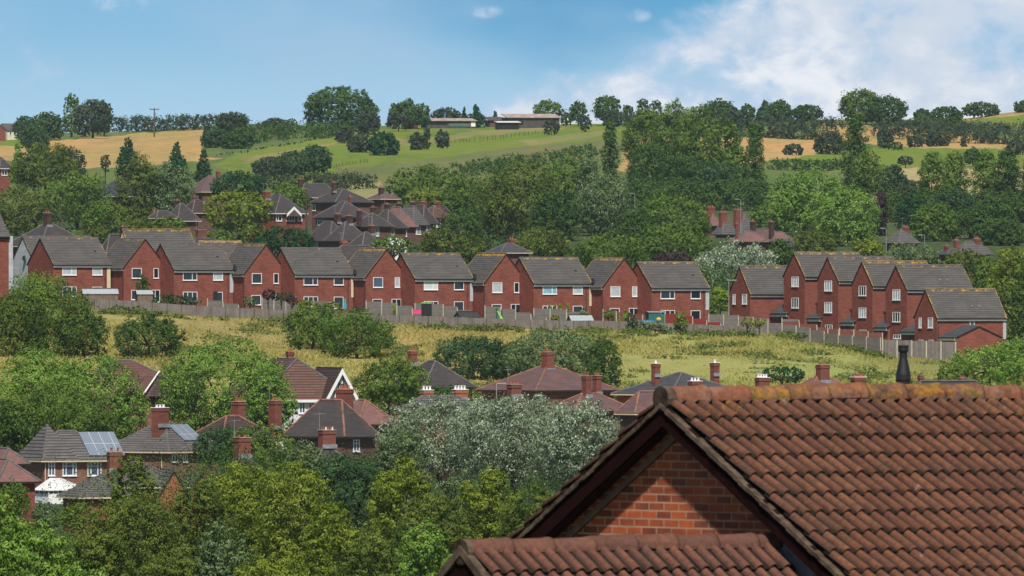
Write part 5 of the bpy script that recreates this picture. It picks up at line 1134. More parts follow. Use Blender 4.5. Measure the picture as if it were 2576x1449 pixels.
# ---------------------------------------------------------------- garden and street things
def thing(name, x, y, D, label, cat, group=None, rz=0): p = P(x, y, D); return empty(name, p, rz, label, cat, group)
M['teal'] = plain('teal_fabric', (.03, .30, .34), .7, .2, .1); M['pink'] = plain('pink_plastic', (.75, .06, .22), .5, .3, .05); M['limeg'] = plain('lime_plastic', (.25, .65, .10), .5, .3, .05)
M['dkgreen'] = plain('dark_green_plastic', (.01, .10, .07), .5, .3, .1); M['blue'] = plain('blue_cover', (.05, .17, .26), .5, .3, .2); M['yellowp'] = plain('yellow_plastic', (.65, .42, .04), .5, .3, .1); M['tealwood'] = boards('teal_shed_boards', (.03, .13, .12), (.04, .16, .15), .12)
M['felt'] = plain('roofing_felt', (.045, .042, .045), .9, .1, .3); M['palefelt'] = plain('pale_felt', (.33, .36, .38), .7, .3, .1); M['cedar'] = boards('shed_boards', (.17, .12, .09), (.22, .16, .12), .14)
r = thing('parasol', 868, 786, 1474, 'closed teal parasol standing in a garden', 'parasol'); m = MB(); m.tube((0, 0, -.3), (0, 0, 1.7), .025, n=6); m.build('pole', M['timber'], r); m = MB()
m.lathe((0, 0, .35), [(.22, 0), (.25, .15), (.17, .8), (.07, 1.35), (.02, 1.5)], 10); m.build('canopy', M['teal'], r)
def shed(x0, x1, yb, ye, yr, D, label, wall='cedar', roof='felt', th=20, dp=2.2, gable='x', name='shed'):
    H = House(name, x0, yb, D, th, label, 'shed', 'garden sheds'); Wd = H.lx(x1); hz = H.z(ye); rise = (ye - yr) / H.s
    wallbox(H, Wd, dp, hz, gable, rise, wall); gable_roof(H, Wd, dp, hz, rise, gable, roof, ov=.12, vg=.1, th=.05, ridge='black'); m = MB(); m.box(Wd * .35, Wd * .6, -.03, -.002, 0, hz - .15); m.build('door', M[wall], H.root); return H
shed(210, 297, 776, 741, 729, 1482, 'long low shed with blue-grey felt roof below the leftmost house', 'cedar', 'palefelt', 8, 2.6)
shed(346, 384, 766, 742, 732, 1482, 'small garden shed with pale roof beside the round bush', 'cedar', 'palefelt', 10)
shed(1160, 1207, 812, 800, 787, 1474, 'playhouse with dark felt roof and pale green gable', 'tealwood', 'felt', 25)
shed(1438, 1492, 818, 808, 795, 1474, 'shed with pale grey roof right of the four cone shrubs', 'cedar', 'palefelt', 15)
shed(1632, 1672, 812, 788, 786, 1478, 'teal garden shed beside the bright red fence', 'tealwood', 'palefelt', 10)
r = thing('garden_bin', 1073, 800, 1476, 'black mesh box with lime green rim between fence steps', 'bin'); s = sc(1476); m = MB(); w = 1.1; m.box(-w * .62, w * .62, -.4, .4, -.3, 1.9); m.build('body', M['black'], r); m = MB(); m.box(-w * .65, w * .65, -.43, .43, 1.9, 1.99); m.build('rim', M['limeg'], r)
r = thing('toy_box', 1050, 786, 1479, 'bright pink box in front of a grey garden fence', 'toy'); m = MB(); m.box(-.6, .6, -.3, .3, -.2, .32); m.build('box', M['pink'], r); m = MB(); m.box(-.62, .62, -.32, .32, .322, .37); m.build('lid', M['pink'], r)
r = thing('toy_slide', 1252, 802, 1472, 'lime and dark green toy slide against the fence', 'toy'); m = MB(); m.prism([(-.1, -.3, 1.0), (.1, -.3, 1.0), (.7, -.3, 0), (.45, -.3, 0)], (0, .4, 0)); m.build('chute', M['limeg'], r); m = MB(); m.tube((-.15, 0, 0), (-.1, 0, 1.25), .1, n=6); m.tube((.5, .1, 0), (.5, .1, 1.15), .1, n=6); m.lathe((-.12, 0, 1.15), [(.02, 0), (.16, .02), (.12, .2), (.02, .3)], 8); m.build('frame', M['dkgreen'], r)
r = thing('blue_cover', 1625, 812, 1472, 'blue covered paddling pool in front of the teal shed', 'pool'); m = MB(); m.lathe((0, 0, -.4), [(1.5, 0), (1.75, .5), (1.7, .62), (.4, .75), (.01, .78)], 16); m.build('cover', M['blue'], r)
r = thing('toy', 1657, 806, 1471, 'small yellow garden toy at the end of the blue cover', 'toy'); m = MB(); m.lathe((0, 0, 0), [(.3, 0), (.35, .15), (.2, .35), (.02, .42)], 8); m.build('body', M['yellowp'], r)
r = thing('water_tank', 542, 768, 1486, 'tall narrow black tank by the dark patio door', 'tank'); m = MB(); m.box(-.32, .32, -.2, .2, -.5, 1.7); m.lathe((0, 0, 1.7), [(.3, 0), (.22, .1), (.02, .14)], 8); m.build('body', M['black'], r)
def lamp(x, yt, yb, D, label, arm=-1):
    r = thing('street_lamp', x, yb, D, label, 'street lamp', 'street lamps'); h = (yb - yt) / sc(D); m = MB(); m.tube((0, 0, -2), (0, 0, h * .3), .065, n=6); m.tube((0, 0, h * .3), (0, 0, h), .045, n=6); m.tube((0, 0, h), (arm * .35, 0, h + .06), .04, n=5); m.build('pole', M['steel'], r)
    m = MB(); m.box(min(arm * .3, arm * 1.0), max(arm * .3, arm * 1.0), -.14, .14, h + .0, h + .13); m.build('lantern', M['steel'], r)
lamp(1833.5, 706, 800, 1488, 'street lamp at the left edge of the two-storey gabled house', 1); lamp(1863.5, 502, 580, 1965, 'tall street lamp rising beside old red chimneys'); lamp(1597, 487, 530, 2050, 'street lamp top showing right of the tall silvery tree'); lamp(2229.5, 575, 625, 1880, 'street lamp in front of the purple tree'); lamp(2326, 592, 640, 1800, 'street lamp between trees behind the townhouses'); lamp(1249, 966, 1040, 1170, 'street lamp at the left eave of the plum hipped roof', 1)
r = thing('utility_pole', 388, 335, 3180, 'wooden utility pole with crossarm on the skyline', 'utility pole'); h = 63 / sc(3180); m = MB(); m.tube((0, 0, -1), (0, 0, h), .22, .16, 7); m.build('pole', M['timber'], r); m = MB(); m.box(-1.35, 1.35, -.1, .1, h - .45, h - .22); m.build('crossarm', M['timber'], r); m = MB()
for k in (-1.2, 0, 1.2): m.tube((k, 0, h - .22), (k, 0, h + .12), .09, n=6)
m.build('insulator', M['steel'], r)
r = thing('dark_post', 834 / 1.0, 590, 1900, 'x', 'x'); bpy.data.objects.remove(r)
r = thing('wooden_pole', 834 - 0, 590, 1905, 'slender brown telegraph pole between the red houses', 'pole'); 
r.location = P(770.5, 590, 1900); m = MB(); m.tube((0, 0, -1), (0, 0, 7.0), .17, .13, 7); m.build('pole', M['bark'], r); m = MB(); m.box(-.3, .3, -.05, .05, 6.4, 6.5); m.build('step', M['timber'], r)
for x, yb, h, D, lb in [(27, 1161, 3.2, 1035, 'left end'), (1634, 940, 2, 1150, 'ribbed roof')]: pass
# ---------------------------------------------------------------- trees and bushes
CR = dict()
T = tree
# skyline, left to right: x, top, bottom, width, distance
for a in [
 (180, 232, 292, 46, 3230, 'round', 'mid', 'slender tree standing highest at the far left skyline'),
 (233, 248, 335, 98, 3200, 'round', 'brown', 'broad dull-green tree right of the slender skyline tree'),
 (262, 250, 300, 46, 3240, 'round', 'dark', 'small dark crown peeping over the broad skyline tree'),
 (118, 280, 345, 92, 3180, 'round', 'dark', 'rounded dark tree above the left golden field corner'),
 (62, 291, 350, 62, 3150, 'round', 'teal', 'blue-green tree just right of the cream bungalow'),
 (86, 312, 372, 80, 3060, 'round', 'teal', 'lower blue-green tree spilling onto the small green field'),
 (585, 280, 345, 82, 3200, 'round', 'brown', 'rounded hedgerow tree right of the utility pole hedge'),
 (540, 318, 388, 72, 2980, 'round', 'teal', 'large dark bush at the right end of the golden field, left half'),
 (598, 322, 390, 80, 2960, 'round', 'dark', 'large dark bush at the right end of the golden field, right half'),
 (690, 294, 325, 55, 3230, 'loose', 'brown', 'small tree between utility pole hedge and the great oak'),
 (856, 213, 322, 186, 3220, 'round', 'dark', 'great domed oak dominating the skyline'),
 (926, 272, 335, 64, 3140, 'round', 'brown', 'brownish hawthorn in front of the great oak'),
 (1030, 250, 315, 104, 3250, 'loose', 'dark', 'open-crowned tree left of the low rusty barn'),
 (1002, 282, 320, 60, 3220, 'loose', 'brown', 'scrubby tree by the small red shed'),
 (1122, 268, 305, 76, 3280, 'round', 'brown', 'tree rising just behind the rusty barn'),
 (1168, 266, 302, 22, 3275, 'cone', 'conifer', 'thin conifer left of the dark skyline conifer'),
 (1197, 264, 314, 52, 3270, 'cone', 'conifer', 'dark conifer at the right end of the rusty barn'),
 (1246, 278, 302, 28, 3290, 'cone', 'conifer', 'small conifer between the two barns'),
 (1380, 251, 300, 82, 3290, 'spread', 'mid', 'wide flat tree behind the taller barn roof'),
 (1424, 282, 312, 30, 3270, 'bush', 'dark', 'dark shrub at the right end of the taller barn'),
 (1455, 253, 305, 48, 3280, 'round', 'dark', 'small neat round tree right of the taller barn'),
 (1526, 238, 305, 70, 3280, 'spread', 'dark', 'tall peaked tree right of the small neat round tree'),
 (1540, 275, 312, 56, 3230, 'round', 'brown', 'brownish bush below the tall peaked skyline tree'),
 (1578, 262, 300, 36, 3285, 'round', 'dark', 'little tree just left of the aspen clump skyline'),
 (1618, 247, 292, 38, 3290, 'round', 'dark', 'small dark crown rising behind the aspen clump, left'),
 (1650, 250, 290, 34, 3285, 'round', 'teal', 'second small crown behind the aspen clump'),
 (1810, 249, 330, 86, 3230, 'spread', 'dark', 'rounded dark tree right of the aspen clump'),
 (1838, 268, 340, 70, 3190, 'round', 'brown', 'brownish tree against the rounded dark one right of aspens'),
 (1880, 262, 312, 40, 3280, 'spread', 'dark', 'small flat tree right of the brownish skyline tree'),
 (1925, 254, 320, 66, 3270, 'cone', 'teal', 'pointed blue-green skyline conifer, left of a pair'),
 (1962, 250, 320, 64, 3270, 'round', 'dark', 'dark skyline tree joined to the pointed conifer'),
 (2030, 263, 312, 84, 3280, 'spread', 'dark', 'low domed tree left of the great spreading tree'),
 (2165, 222, 320, 112, 3240, 'spread', 'mid', 'great spreading tree on the right skyline, taller half'),
 (2232, 240, 322, 104, 3235, 'spread', 'dark', 'great spreading tree on the right skyline, lower right half'),
 (2320, 272, 315, 46, 3270, 'round', 'teal', 'small round tree right of the great spreading tree'),
 (2380, 266, 315, 84, 3260, 'round', 'dark', 'rounded tree before the gap in the right skyline'),
 (2468, 255, 300, 96, 3290, 'bush', 'dark', 'broad spiky bush standing on the right skyline'),
 (2574, 252, 287, 52, 3290, 'round', 'dark', 'tree cut by the right border on the skyline')]:
    T(*a, name='tree', group='trees along the skyline')
hedge([(268, 290, 333), (330, 287, 332), (400, 289, 330), (470, 286, 328), (545, 284, 325), (600, 288, 330)], 'brown', 'tall hedgerow under the utility pole above the golden field')
hedge([(625, 308, 362), (700, 300, 352), (790, 302, 345), (862, 305, 340)], 'dark', 'dark thick hedge running up to the great oak')
hedge([(640, 312, 330), (680, 300, 325), (740, 298, 322)], 'brown', 'thin hedgerow on the skyline left of the great oak')
hedge([(1110, 279, 312), (1160, 283, 312), (1210, 286, 314)], 'brown', 'hedge behind the low rusty barn')
hedge([(1560, 282, 312), (1620, 280, 320), (1700, 285, 322), (1800, 292, 330)], 'brown', 'hedge partly hidden by the aspen clump')
hedge([(1852, 295, 345), (1930, 290, 347), (2010, 292, 352), (2120, 292, 350)], 'brown', 'brown thick hedge above the right golden field, left part')
hedge([(2205, 302, 345), (2280, 294, 350), (2370, 298, 356), (2470, 300, 362), (2590, 305, 366)], 'brown', 'brown thick hedge above the right golden strip')
hedge([(2290, 288, 330), (2400, 290, 335), (2440, 300, 345)], 'dark', 'dark upper hedge under the right skyline trees')
hedge([(540, 388, 392), (640, 374, 380), (760, 352, 358), (850, 338, 342)], 'brown', 'low reddish bramble bank climbing to the great oak', cover=2.5)
hedge([(1140, 408, 445), (1220, 398, 440), (1300, 384, 430), (1400, 372, 415), (1500, 358, 395)], 'dark', 'blue-dark hedge crossing the pasture toward the tall poplar')
hedge([(640, 428, 478), (740, 432, 478), (850, 430, 476), (938, 432, 472)], 'brown', 'dark scrub belt at the foot of the pasture')
for a in [
 (790, 362, 430, 92, 2680, 'round', 'teal', 'domed bush group on the pasture, tall right dome'),
 (735, 378, 438, 90, 2660, 'round', 'teal', 'domed bush group on the pasture, middle'),
 (682, 392, 445, 96, 2640, 'round', 'brown', 'domed bush group on the pasture, low left'),
 (868, 320, 362, 52, 3060, 'round', 'brown', 'brown bush left of the teal dome on the pasture'),
 (905, 335, 386, 66, 2930, 'round', 'brown', 'larger brown bush touching the teal dome'),
 (966, 328, 391, 78, 2900, 'bush', 'conifer', 'dense blue-green dome bush alone on the pasture'),
 (1050, 332, 378, 42, 2970, 'loose', 'brown', 'scraggy bush, first right of the dense dome'),
 (1074, 321, 372, 24, 2975, 'poplar', 'brown', 'upright scraggy bush, second right of the dense dome'),
 (1113, 324, 369, 36, 2990, 'loose', 'brown', 'leaning top-heavy bush, third right of the dense dome'),
 (1387, 300, 328, 42, 3150, 'bush', 'brown', 'dark bush in front of the taller barn corner'),
 (1474, 292, 318, 32, 3180, 'bush', 'brown', 'small brown bush under the neat round skyline tree'),
 (1995, 360, 392, 52, 2900, 'loose', 'brown', 'lone spiky bush in the right golden field'),
 (2085, 330, 388, 78, 2920, 'round', 'brown', 'rounded bush at the right edge of the golden field'),
 (2228, 318, 372, 46, 2990, 'loose', 'brown', 'bush on the golden strip nearest the columnar poplar'),
 (2252, 356, 372, 40, 2960, 'bush', 'dark', 'low dark bush at the foot of the golden strip'),
 (2303, 340, 369, 46, 3000, 'bush', 'brown', 'low wide bush in the middle of the golden strip'),
 (2350, 332, 370, 46, 3000, 'loose', 'brown', 'vase-shaped bush on the golden strip'),
 (2379, 345, 370, 22, 3000, 'loose', 'brown', 'thin scrub right of the vase-shaped bush'),
 (2424, 345, 374, 18, 2990, 'poplar', 'brown', 'narrow upright shrub on the golden strip'),
 (2447, 369, 413, 46, 2760, 'bush', 'dark', 'dark round bush below the golden strip'),
 (2278, 391, 414, 42, 2740, 'bush', 'brown', 'small round bush alone in the right green field'),
 (2560, 350, 388, 62, 2900, 'round', 'brown', 'bush at the right border over the golden strip')]:
    T(*a, name='bush', cat='bush', group='bushes scattered over the hill fields')
# left middle distance
for a in [
 (322, 345, 440, 84, 2350, 'cone', 'conifer', 'pointed dark conifer against the golden field'),
 (444, 360, 450, 82, 2350, 'cone', 'conifer', 'broad dark conifer, left of the conifer pair'),
 (512, 374, 456, 62, 2330, 'cone', 'conifer', 'rounder conifer, right of the conifer pair'),
 (44, 357, 450, 54, 2280, 'cone', 'bright', 'bright green conifer near the left border'),
 (115, 350, 470, 172, 2200, 'feather', 'olive', 'big drooping grey-green tree at upper left'),
 (172, 366, 450, 96, 2380, 'round', 'brown', 'dull tree sloping into the golden field'),
 (265, 385, 430, 26, 2450, 'round', 'brown', 'small round tree on the golden field edge'),
 (195, 415, 560, 185, 2050, 'feather', 'mid', 'large leafy tree left of the big slate roof'),
 (40, 462, 590, 165, 1990, 'round', 'olive', 'olive tree cut by the left border'),
 (270, 498, 605, 128, 1850, 'round', 'mid', 'soft green rounded tree in front of the slate roof'),
 (352, 384, 575, 125, 2000, 'feather', 'olive', 'dusky tree in front of the pointed conifer'),
 (432, 400, 560, 125, 2000, 'feather', 'sage', 'pale feathery tree below the conifer pair'),
 (350, 545, 620, 110, 1800, 'round', 'olive', 'olive bush mass above the second modern roof'),
 (425, 540, 600, 90, 1790, 'round', 'mid', 'green bushes between old roofs and the row'),
 (600, 427, 500, 142, 2100, 'round', 'conifer', 'dense deep green tree behind the yellow-green tree'),
 (725, 456, 540, 118, 2040, 'round', 'mid', 'mid green tree between the two old red houses'),
 (598, 474, 590, 192, 1800, 'spread', 'yellow', 'spreading yellow-green tree left of centre'),
 (640, 560, 625, 90, 1760, 'round', 'olive', 'olive shrub beneath the spreading yellow-green tree'),
 (716, 565, 640, 152, 1700, 'round', 'conifer', 'dark glossy round tree behind the modern row'),
 (550, 575, 625, 90, 1720, 'round', 'mid', 'green shrub behind the red stack'),
 (245, 560, 610, 70, 1760, 'round', 'olive', 'shrub right of the plum hipped roof'),
 (690, 500, 560, 60, 1990, 'round', 'dark', 'dark tree behind the white-gabled old house')]:
    T(*a, name='tree', group='trees on the left middle slope')
for a in [
 (1075, 407, 520, 205, 2150, 'round', 'mid', 'bright round-headed tree behind the stepped roofs'),
 (1170, 430, 560, 110, 2110, 'feather', 'mid', 'tree with pale limbs right of the bright round-headed one'),
 (1064, 467, 520, 100, 2060, 'round', 'yellow', 'light yellowish tree just above the chimneys'),
 (1310, 404, 600, 235, 1980, 'round', 'olive', 'huge dusky olive tree at the centre'),
 (1420, 394, 520, 140, 2060, 'round', 'mid', 'green crown behind the huge olive tree'),
 (1250, 430, 540, 110, 2080, 'round', 'mid', 'green crown left behind the huge olive tree'),
 (1400, 470, 610, 130, 1960, 'round', 'dark', 'dark tree right of the huge olive tree'),
 (1160, 520, 630, 120, 1900, 'round', 'dark', 'dark tree right of the last stepped roof'),
 (1104, 565, 645, 100, 1720, 'feather', 'olive', 'soft olive tree behind the wide house with blinds'),
 (1182, 583, 650, 74, 1690, 'round', 'olive', 'small brown-green round tree behind the row'),
 (985, 590, 640, 110, 1740, 'round', 'mid', 'green shrubs beside the small conservatory'),
 (1360, 565, 660, 150, 1700, 'feather', 'olive', 'grey-olive drooping tree behind the middle of the row'),
 (1240, 590, 640, 90, 1780, 'round', 'dark', 'dark shrubs left of the slate roof'),
 (1480, 383, 560, 70, 2020, 'feather', 'sage', 'leaning silvery tree top, left peak'),
 (1518, 430, 610, 150, 2000, 'feather', 'sage', 'tall silvery wind-blown tree at the centre'),
 (1558, 440, 560, 60, 2010, 'poplar', 'sage', 'silvery side plume right of the wind-blown tree'),
 (1535, 298, 460, 46, 2350, 'poplar', 'dark', 'slim dark poplar left of the aspen clump'),
 (1625, 262, 420, 120, 2450, 'feather', 'mid', 'aspen clump, left crown'),
 (1690, 248, 450, 130, 2440, 'feather', 'mid', 'aspen clump, tallest left-centre crown'),
 (1755, 252, 470, 130, 2420, 'feather', 'mid', 'aspen clump, tallest right-centre crown'),
 (1822, 285, 480, 96, 2400, 'feather', 'mid', 'aspen clump, right crown'),
 (1640, 360, 520, 130, 2330, 'feather', 'dark', 'shaded lower tree under the left of the aspen clump'),
 (1730, 380, 560, 150, 2300, 'feather', 'dark', 'shaded lower tree under the middle of the aspen clump'),
 (1810, 400, 560, 120, 2280, 'feather', 'teal', 'shaded lower tree under the right of the aspen clump'),
 (1850, 355, 540, 80, 2320, 'feather', 'mid', 'slender leafy tree left of the tall columnar poplar'),
 (1899, 307, 520, 62, 2250, 'poplar', 'dark', 'tall columnar poplar right of the aspen clump'),
 (1600, 440, 560, 90, 2250, 'round', 'teal', 'dark infill tree behind the wind-blown tree'),
 (1690, 480, 610, 192, 1900, 'round', 'mid', 'rounded lush tree right of the silvery one'),
 (1600, 520, 640, 120, 1850, 'round', 'dark', 'dark tree below the rounded lush tree'),
 (1535, 582, 690, 190, 1640, 'spread', 'mid', 'layered bright tree behind the gabled house, near row end'),
 (1690, 560, 665, 205, 1660, 'round', 'mid', 'soft pale-green dome behind the last wide house'),
 (1692, 630, 680, 106, 1600, 'round', 'purple', 'purple plum tree behind the last wide house'),
 (1858, 596, 740, 238, 1600, 'feather', 'silver', 'big silver-leaved tree behind the gap in the row'),
 (1962, 598, 680, 84, 1640, 'round', 'dark', 'dark tree at the left of the tall townhouses'),
 (1940, 500, 590, 110, 2030, 'round', 'mid', 'mid green tree above the pink roofs'),
 (1812, 716, 775, 48, 1530, 'round', 'lime', 'bright yellow-lime conifer beside the street lamp'),
 (1790, 740, 800, 50, 1515, 'bush', 'mid', 'green shrub at the end of the modern row')]:
    T(*a, name='tree', group='trees in the middle of the valley')
for a in [
 (2030, 420, 590, 220, 1950, 'round', 'bright', 'large bright yellow-green tree, left dome'),
 (2130, 455, 620, 170, 1930, 'round', 'bright', 'large bright yellow-green tree, right dome'),
 (1990, 450, 560, 100, 2080, 'round', 'teal', 'shaded tree left behind the large bright domes'),
 (2150, 289, 480, 76, 2300, 'poplar', 'dark', 'tall dark columnar poplar at right'),
 (2185, 372, 500, 100, 2260, 'feather', 'mid', 'bushy tree leaning on the tall dark poplar'),
 (2216, 480, 620, 38, 2000, 'poplar', 'purple', 'dark purple slender tree'),
 (2250, 410, 560, 70, 2250, 'feather', 'teal', 'blue-green tree right of the purple one'),
 (2300, 450, 570, 96, 2180, 'round', 'brown', 'dusky tree left of the twin aspens'),
 (2345, 376, 600, 76, 2150, 'feather', 'mid', 'twin aspens, left tree'),
 (2400, 380, 600, 84, 2140, 'poplar', 'mid', 'twin aspens, right tree'),
 (2480, 378, 600, 80, 2130, 'poplar', 'mid', 'aspen left of the right border aspen'),
 (2535, 376, 610, 90, 2120, 'poplar', 'dark', 'aspen by the right border'),
 (2590, 400, 640, 60, 2110, 'poplar', 'dark', 'last aspen cut by the right border'),
 (2290, 490, 600, 80, 2040, 'round', 'conifer', 'very dark round tree above the grey roof'),
 (2350, 505, 640, 120, 1960, 'round', 'mid', 'fresh green tree beneath the twin aspens'),
 (2440, 520, 640, 120, 1980, 'round', 'dark', 'dark tree left of the brick chimneys'),
 (2520, 540, 660, 120, 1930, 'round', 'dark', 'dark tree mass at far right'),
 (2400, 470, 600, 120, 2080, 'round', 'teal', 'shadowy tree between the aspens'),
 (2052, 573, 640, 114, 1750, 'round', 'olive', 'olive tree behind the first townhouse'),
 (2185, 597, 650, 82, 1680, 'round', 'yellow', 'yellowish tree behind the second townhouse'),
 (2292, 604, 680, 140, 1660, 'feather', 'sage', 'pale feathery tree behind the third townhouse'),
 (2425, 625, 700, 120, 1640, 'round', 'olive', 'dusty olive tree behind the fourth townhouse'),
 (2480, 640, 740, 90, 1620, 'round', 'mid', 'green tree right of the fourth townhouse'),
 (2550, 608, 860, 150, 1540, 'round', 'yellow', 'big sunlit tree right of the low end house'),
 (2590, 640, 880, 110, 1530, 'round', 'mid', 'green tree at the right border beside the end house')]:
    T(*a, name='tree', group='trees on the right middle slope')
hedge([(1940, 395, 425), (2060, 400, 430), (2160, 395, 425)], 'dark', 'scrub below the right green field')
hedge([(2230, 480, 560), (2350, 470, 560), (2470, 480, 560), (2590, 480, 560)], 'dark', 'dark wood edge behind the twin aspens')
hedge([(1560, 440, 520), (1700, 450, 530), (1850, 440, 530), (1960, 450, 530)], 'dark', 'dark thicket behind the aspen trunks')
hedge([(960, 520, 575), (1050, 500, 560), (1180, 500, 560), (1300, 520, 580)], 'dark', 'dark thicket above the stepped roofs')
hedge([(100, 570, 625), (200, 575, 625), (300, 590, 640), (420, 575, 630), (560, 590, 640)], 'mid', 'green garden hedge mass behind the left of the row')
hedge([(880, 610, 655), (980, 605, 655), (1100, 620, 660), (1240, 620, 665)], 'dark', 'dark garden hedge behind the centre of the row')
hedge([(1300, 620, 670), (1450, 610, 680), (1560, 640, 690)], 'dark', 'dark garden hedge behind the huge olive tree')
hedge([(1750, 650, 740), (1850, 690, 790), (1840, 700, 800)], 'dark', 'dark shrubbery beneath the silver-leaved tree', D=1580)
# meadow
for a in [
 (110, 668, 900, 250, 1385, 'feather', 'mid', 'large dark green tree at left in front of the first house'),
 (40, 730, 900, 170, 1375, 'round', 'olive', 'olive side of the tree mass at the left border'),
 (210, 770, 900, 130, 1370, 'round', 'dark', 'dark lower tree right of the large left tree'),
 (374, 786, 905, 180, 1350, 'bush', 'dark', 'rounded dark bush on the left meadow'),
 (785, 752, 885, 150, 1395, 'loose', 'mid', 'open dark green tree breaking the fence line'),
 (898, 775, 905, 190, 1370, 'loose', 'mid', 'spreading bush right of the open tree in the meadow'),
 (1190, 838, 962, 205, 1330, 'bush', 'teal', 'dark meadow bush, leftmost of three in the centre'),
 (1395, 820, 968, 265, 1345, 'round', 'sage', 'large greyish meadow bush, middle of three'),
 (1300, 868, 962, 130, 1340, 'round', 'dark', 'low bush joining the centre meadow bushes'),
 (1520, 848, 982, 92, 1320, 'round', 'dark', 'upright dark bush, rightmost of three'),
 (358, 689, 735, 36, 1488, 'round', 'dark', 'small round garden tree against the second house')]:
    a = list(a); a[4] = Dat(a[0], a[2] - 6, 1250, 1465) if a[4] < 1450 else a[4]
    T(*a, name='bush' if 'bush' in a[-1] else 'tree', cat='bush' if 'bush' in a[-1] else 'tree')
def shrubs(lst, D, group='garden shrubs behind the boundary fence'):
    for x, yt, yb, w, kind, col, lb in lst: T(x, yt, yb, w, D, kind, col, lb, name='shrub', cat='shrub', trunk=True, group=group, cover=4)
shrubs([(430, 738, 768, 90, 'bush', 'conifer', 'dark leafy shrubs below the third house'), (480, 745, 770, 60, 'bush', 'brown', 'dusky shrubs left of the black tank'),
 (630, 742, 772, 36, 'bush', 'sage', 'pale shrub left of the stepped fence'), (675, 726, 752, 40, 'bush', 'purple', 'purple-brown garden shrub below the narrow window'), (708, 730, 756, 60, 'bush', 'brown', 'brown-green garden shrub left of the wide house'), (735, 744, 766, 34, 'bush', 'purple', 'very dark shrub by the fence corner'),
 (775, 752, 790, 52, 'bush', 'gold', 'yellow-flecked garden shrub left of the parasol'), (840, 758, 785, 46, 'bush', 'yellow', 'leafy shrub beside the teal parasol'), (905, 770, 800, 60, 'bush', 'brown', 'flowering garden shrub right of the parasol'),
 (991.5, 764, 796, 14, 'cone', 'lime', 'bright cone shrub alone before the stepped fence')], 1474)
for i, (x, yt, yb, lb) in enumerate([(1382, 764, 790, 'first'), (1397, 762, 790, 'second'), (1409, 763, 791, 'third'), (1427, 762, 792, 'fourth')]): T(x, yt, yb, 10 + i * .9, 1486, 'cone', 'lime', 'small yellow-green cone shrub behind the fence, %s from left of four' % lb, name='shrub', cat='shrub', group='row of four small cone shrubs', trunk=False, cover=5)
shrubs([(1540, 783, 806, 7, 'cone', 'lime', 'thin cone shrub before the brown fence'), (1557, 791, 812, 12, 'cone', 'lime', 'middle cone shrub before the brown fence'), (1573, 778, 800, 12, 'cone', 'lime', 'right cone shrub by the white patio door'),
 (1530, 779, 800, 34, 'bush', 'mid', 'hanging green shrub on the brown fence'), (1396, 790, 808, 22, 'bush', 'gold', 'straw-coloured tuft before the grey fence'), (1470, 772, 795, 24, 'loose', 'sage', 'wispy sapling by the pale shed')], 1476)
shrubs([(1590, 785, 830, 34, 'loose', 'teal', 'tall leafy shrub in front of the blue cover'), (1614, 806, 848, 42, 'loose', 'sage', 'pale grass-like shrub on the meadow edge'), (1650, 812, 836, 50, 'bush', 'dark', 'dark hedge shrub below the blue cover'), (1676, 822, 856, 38, 'loose', 'sage', 'second pale shrub on the meadow edge'), (1712, 782, 846, 40, 'loose', 'mid', 'tall shrub in front of the red fence'),
 (1880, 796, 822, 36, 'bush', 'gold', 'straw-coloured bush at the grey fence, left'), (1910, 798, 822, 34, 'bush', 'gold', 'straw-coloured bush at the grey fence, right'), (1990, 832, 852, 80, 'bush', 'dark', 'weedy green bank below the stepped fence'), (2150, 862, 884, 90, 'bush', 'dark', 'weedy green bank further right below the fence'),
 (300, 766, 794, 60, 'bush', 'olive', 'olive scrub at the left end of the fence'), (345, 768, 794, 50, 'bush', 'mid', 'green scrub along the left fence'), (1240, 812, 832, 120, 'bush', 'olive', 'low weeds along the middle of the fence')], 1458, 'shrubs on the meadow side of the fence')
T(140, 960, 1130, 300, 1120, 'round', 'mid', 'lower foliage joining the two left maples above the solar house', name='tree', group='valley trees')
T(1968, 917, 962, 112, 1235, 'round', 'conifer', 'fresh green bush above the foreground ridge, centre right', name='bush', cat='bush')
T(2490, 862, 985, 200, 1300, 'loose', 'bright', 'airy bright green sapling in front of the garage', name='tree'); T(2560, 845, 985, 110, 1320, 'loose', 'bright', 'airy bright sapling cut by the right border'); T(2400, 905, 975, 90, 1290, 'bush', 'mid', 'mid green bush left of the airy sapling', name='bush', cat='bush')
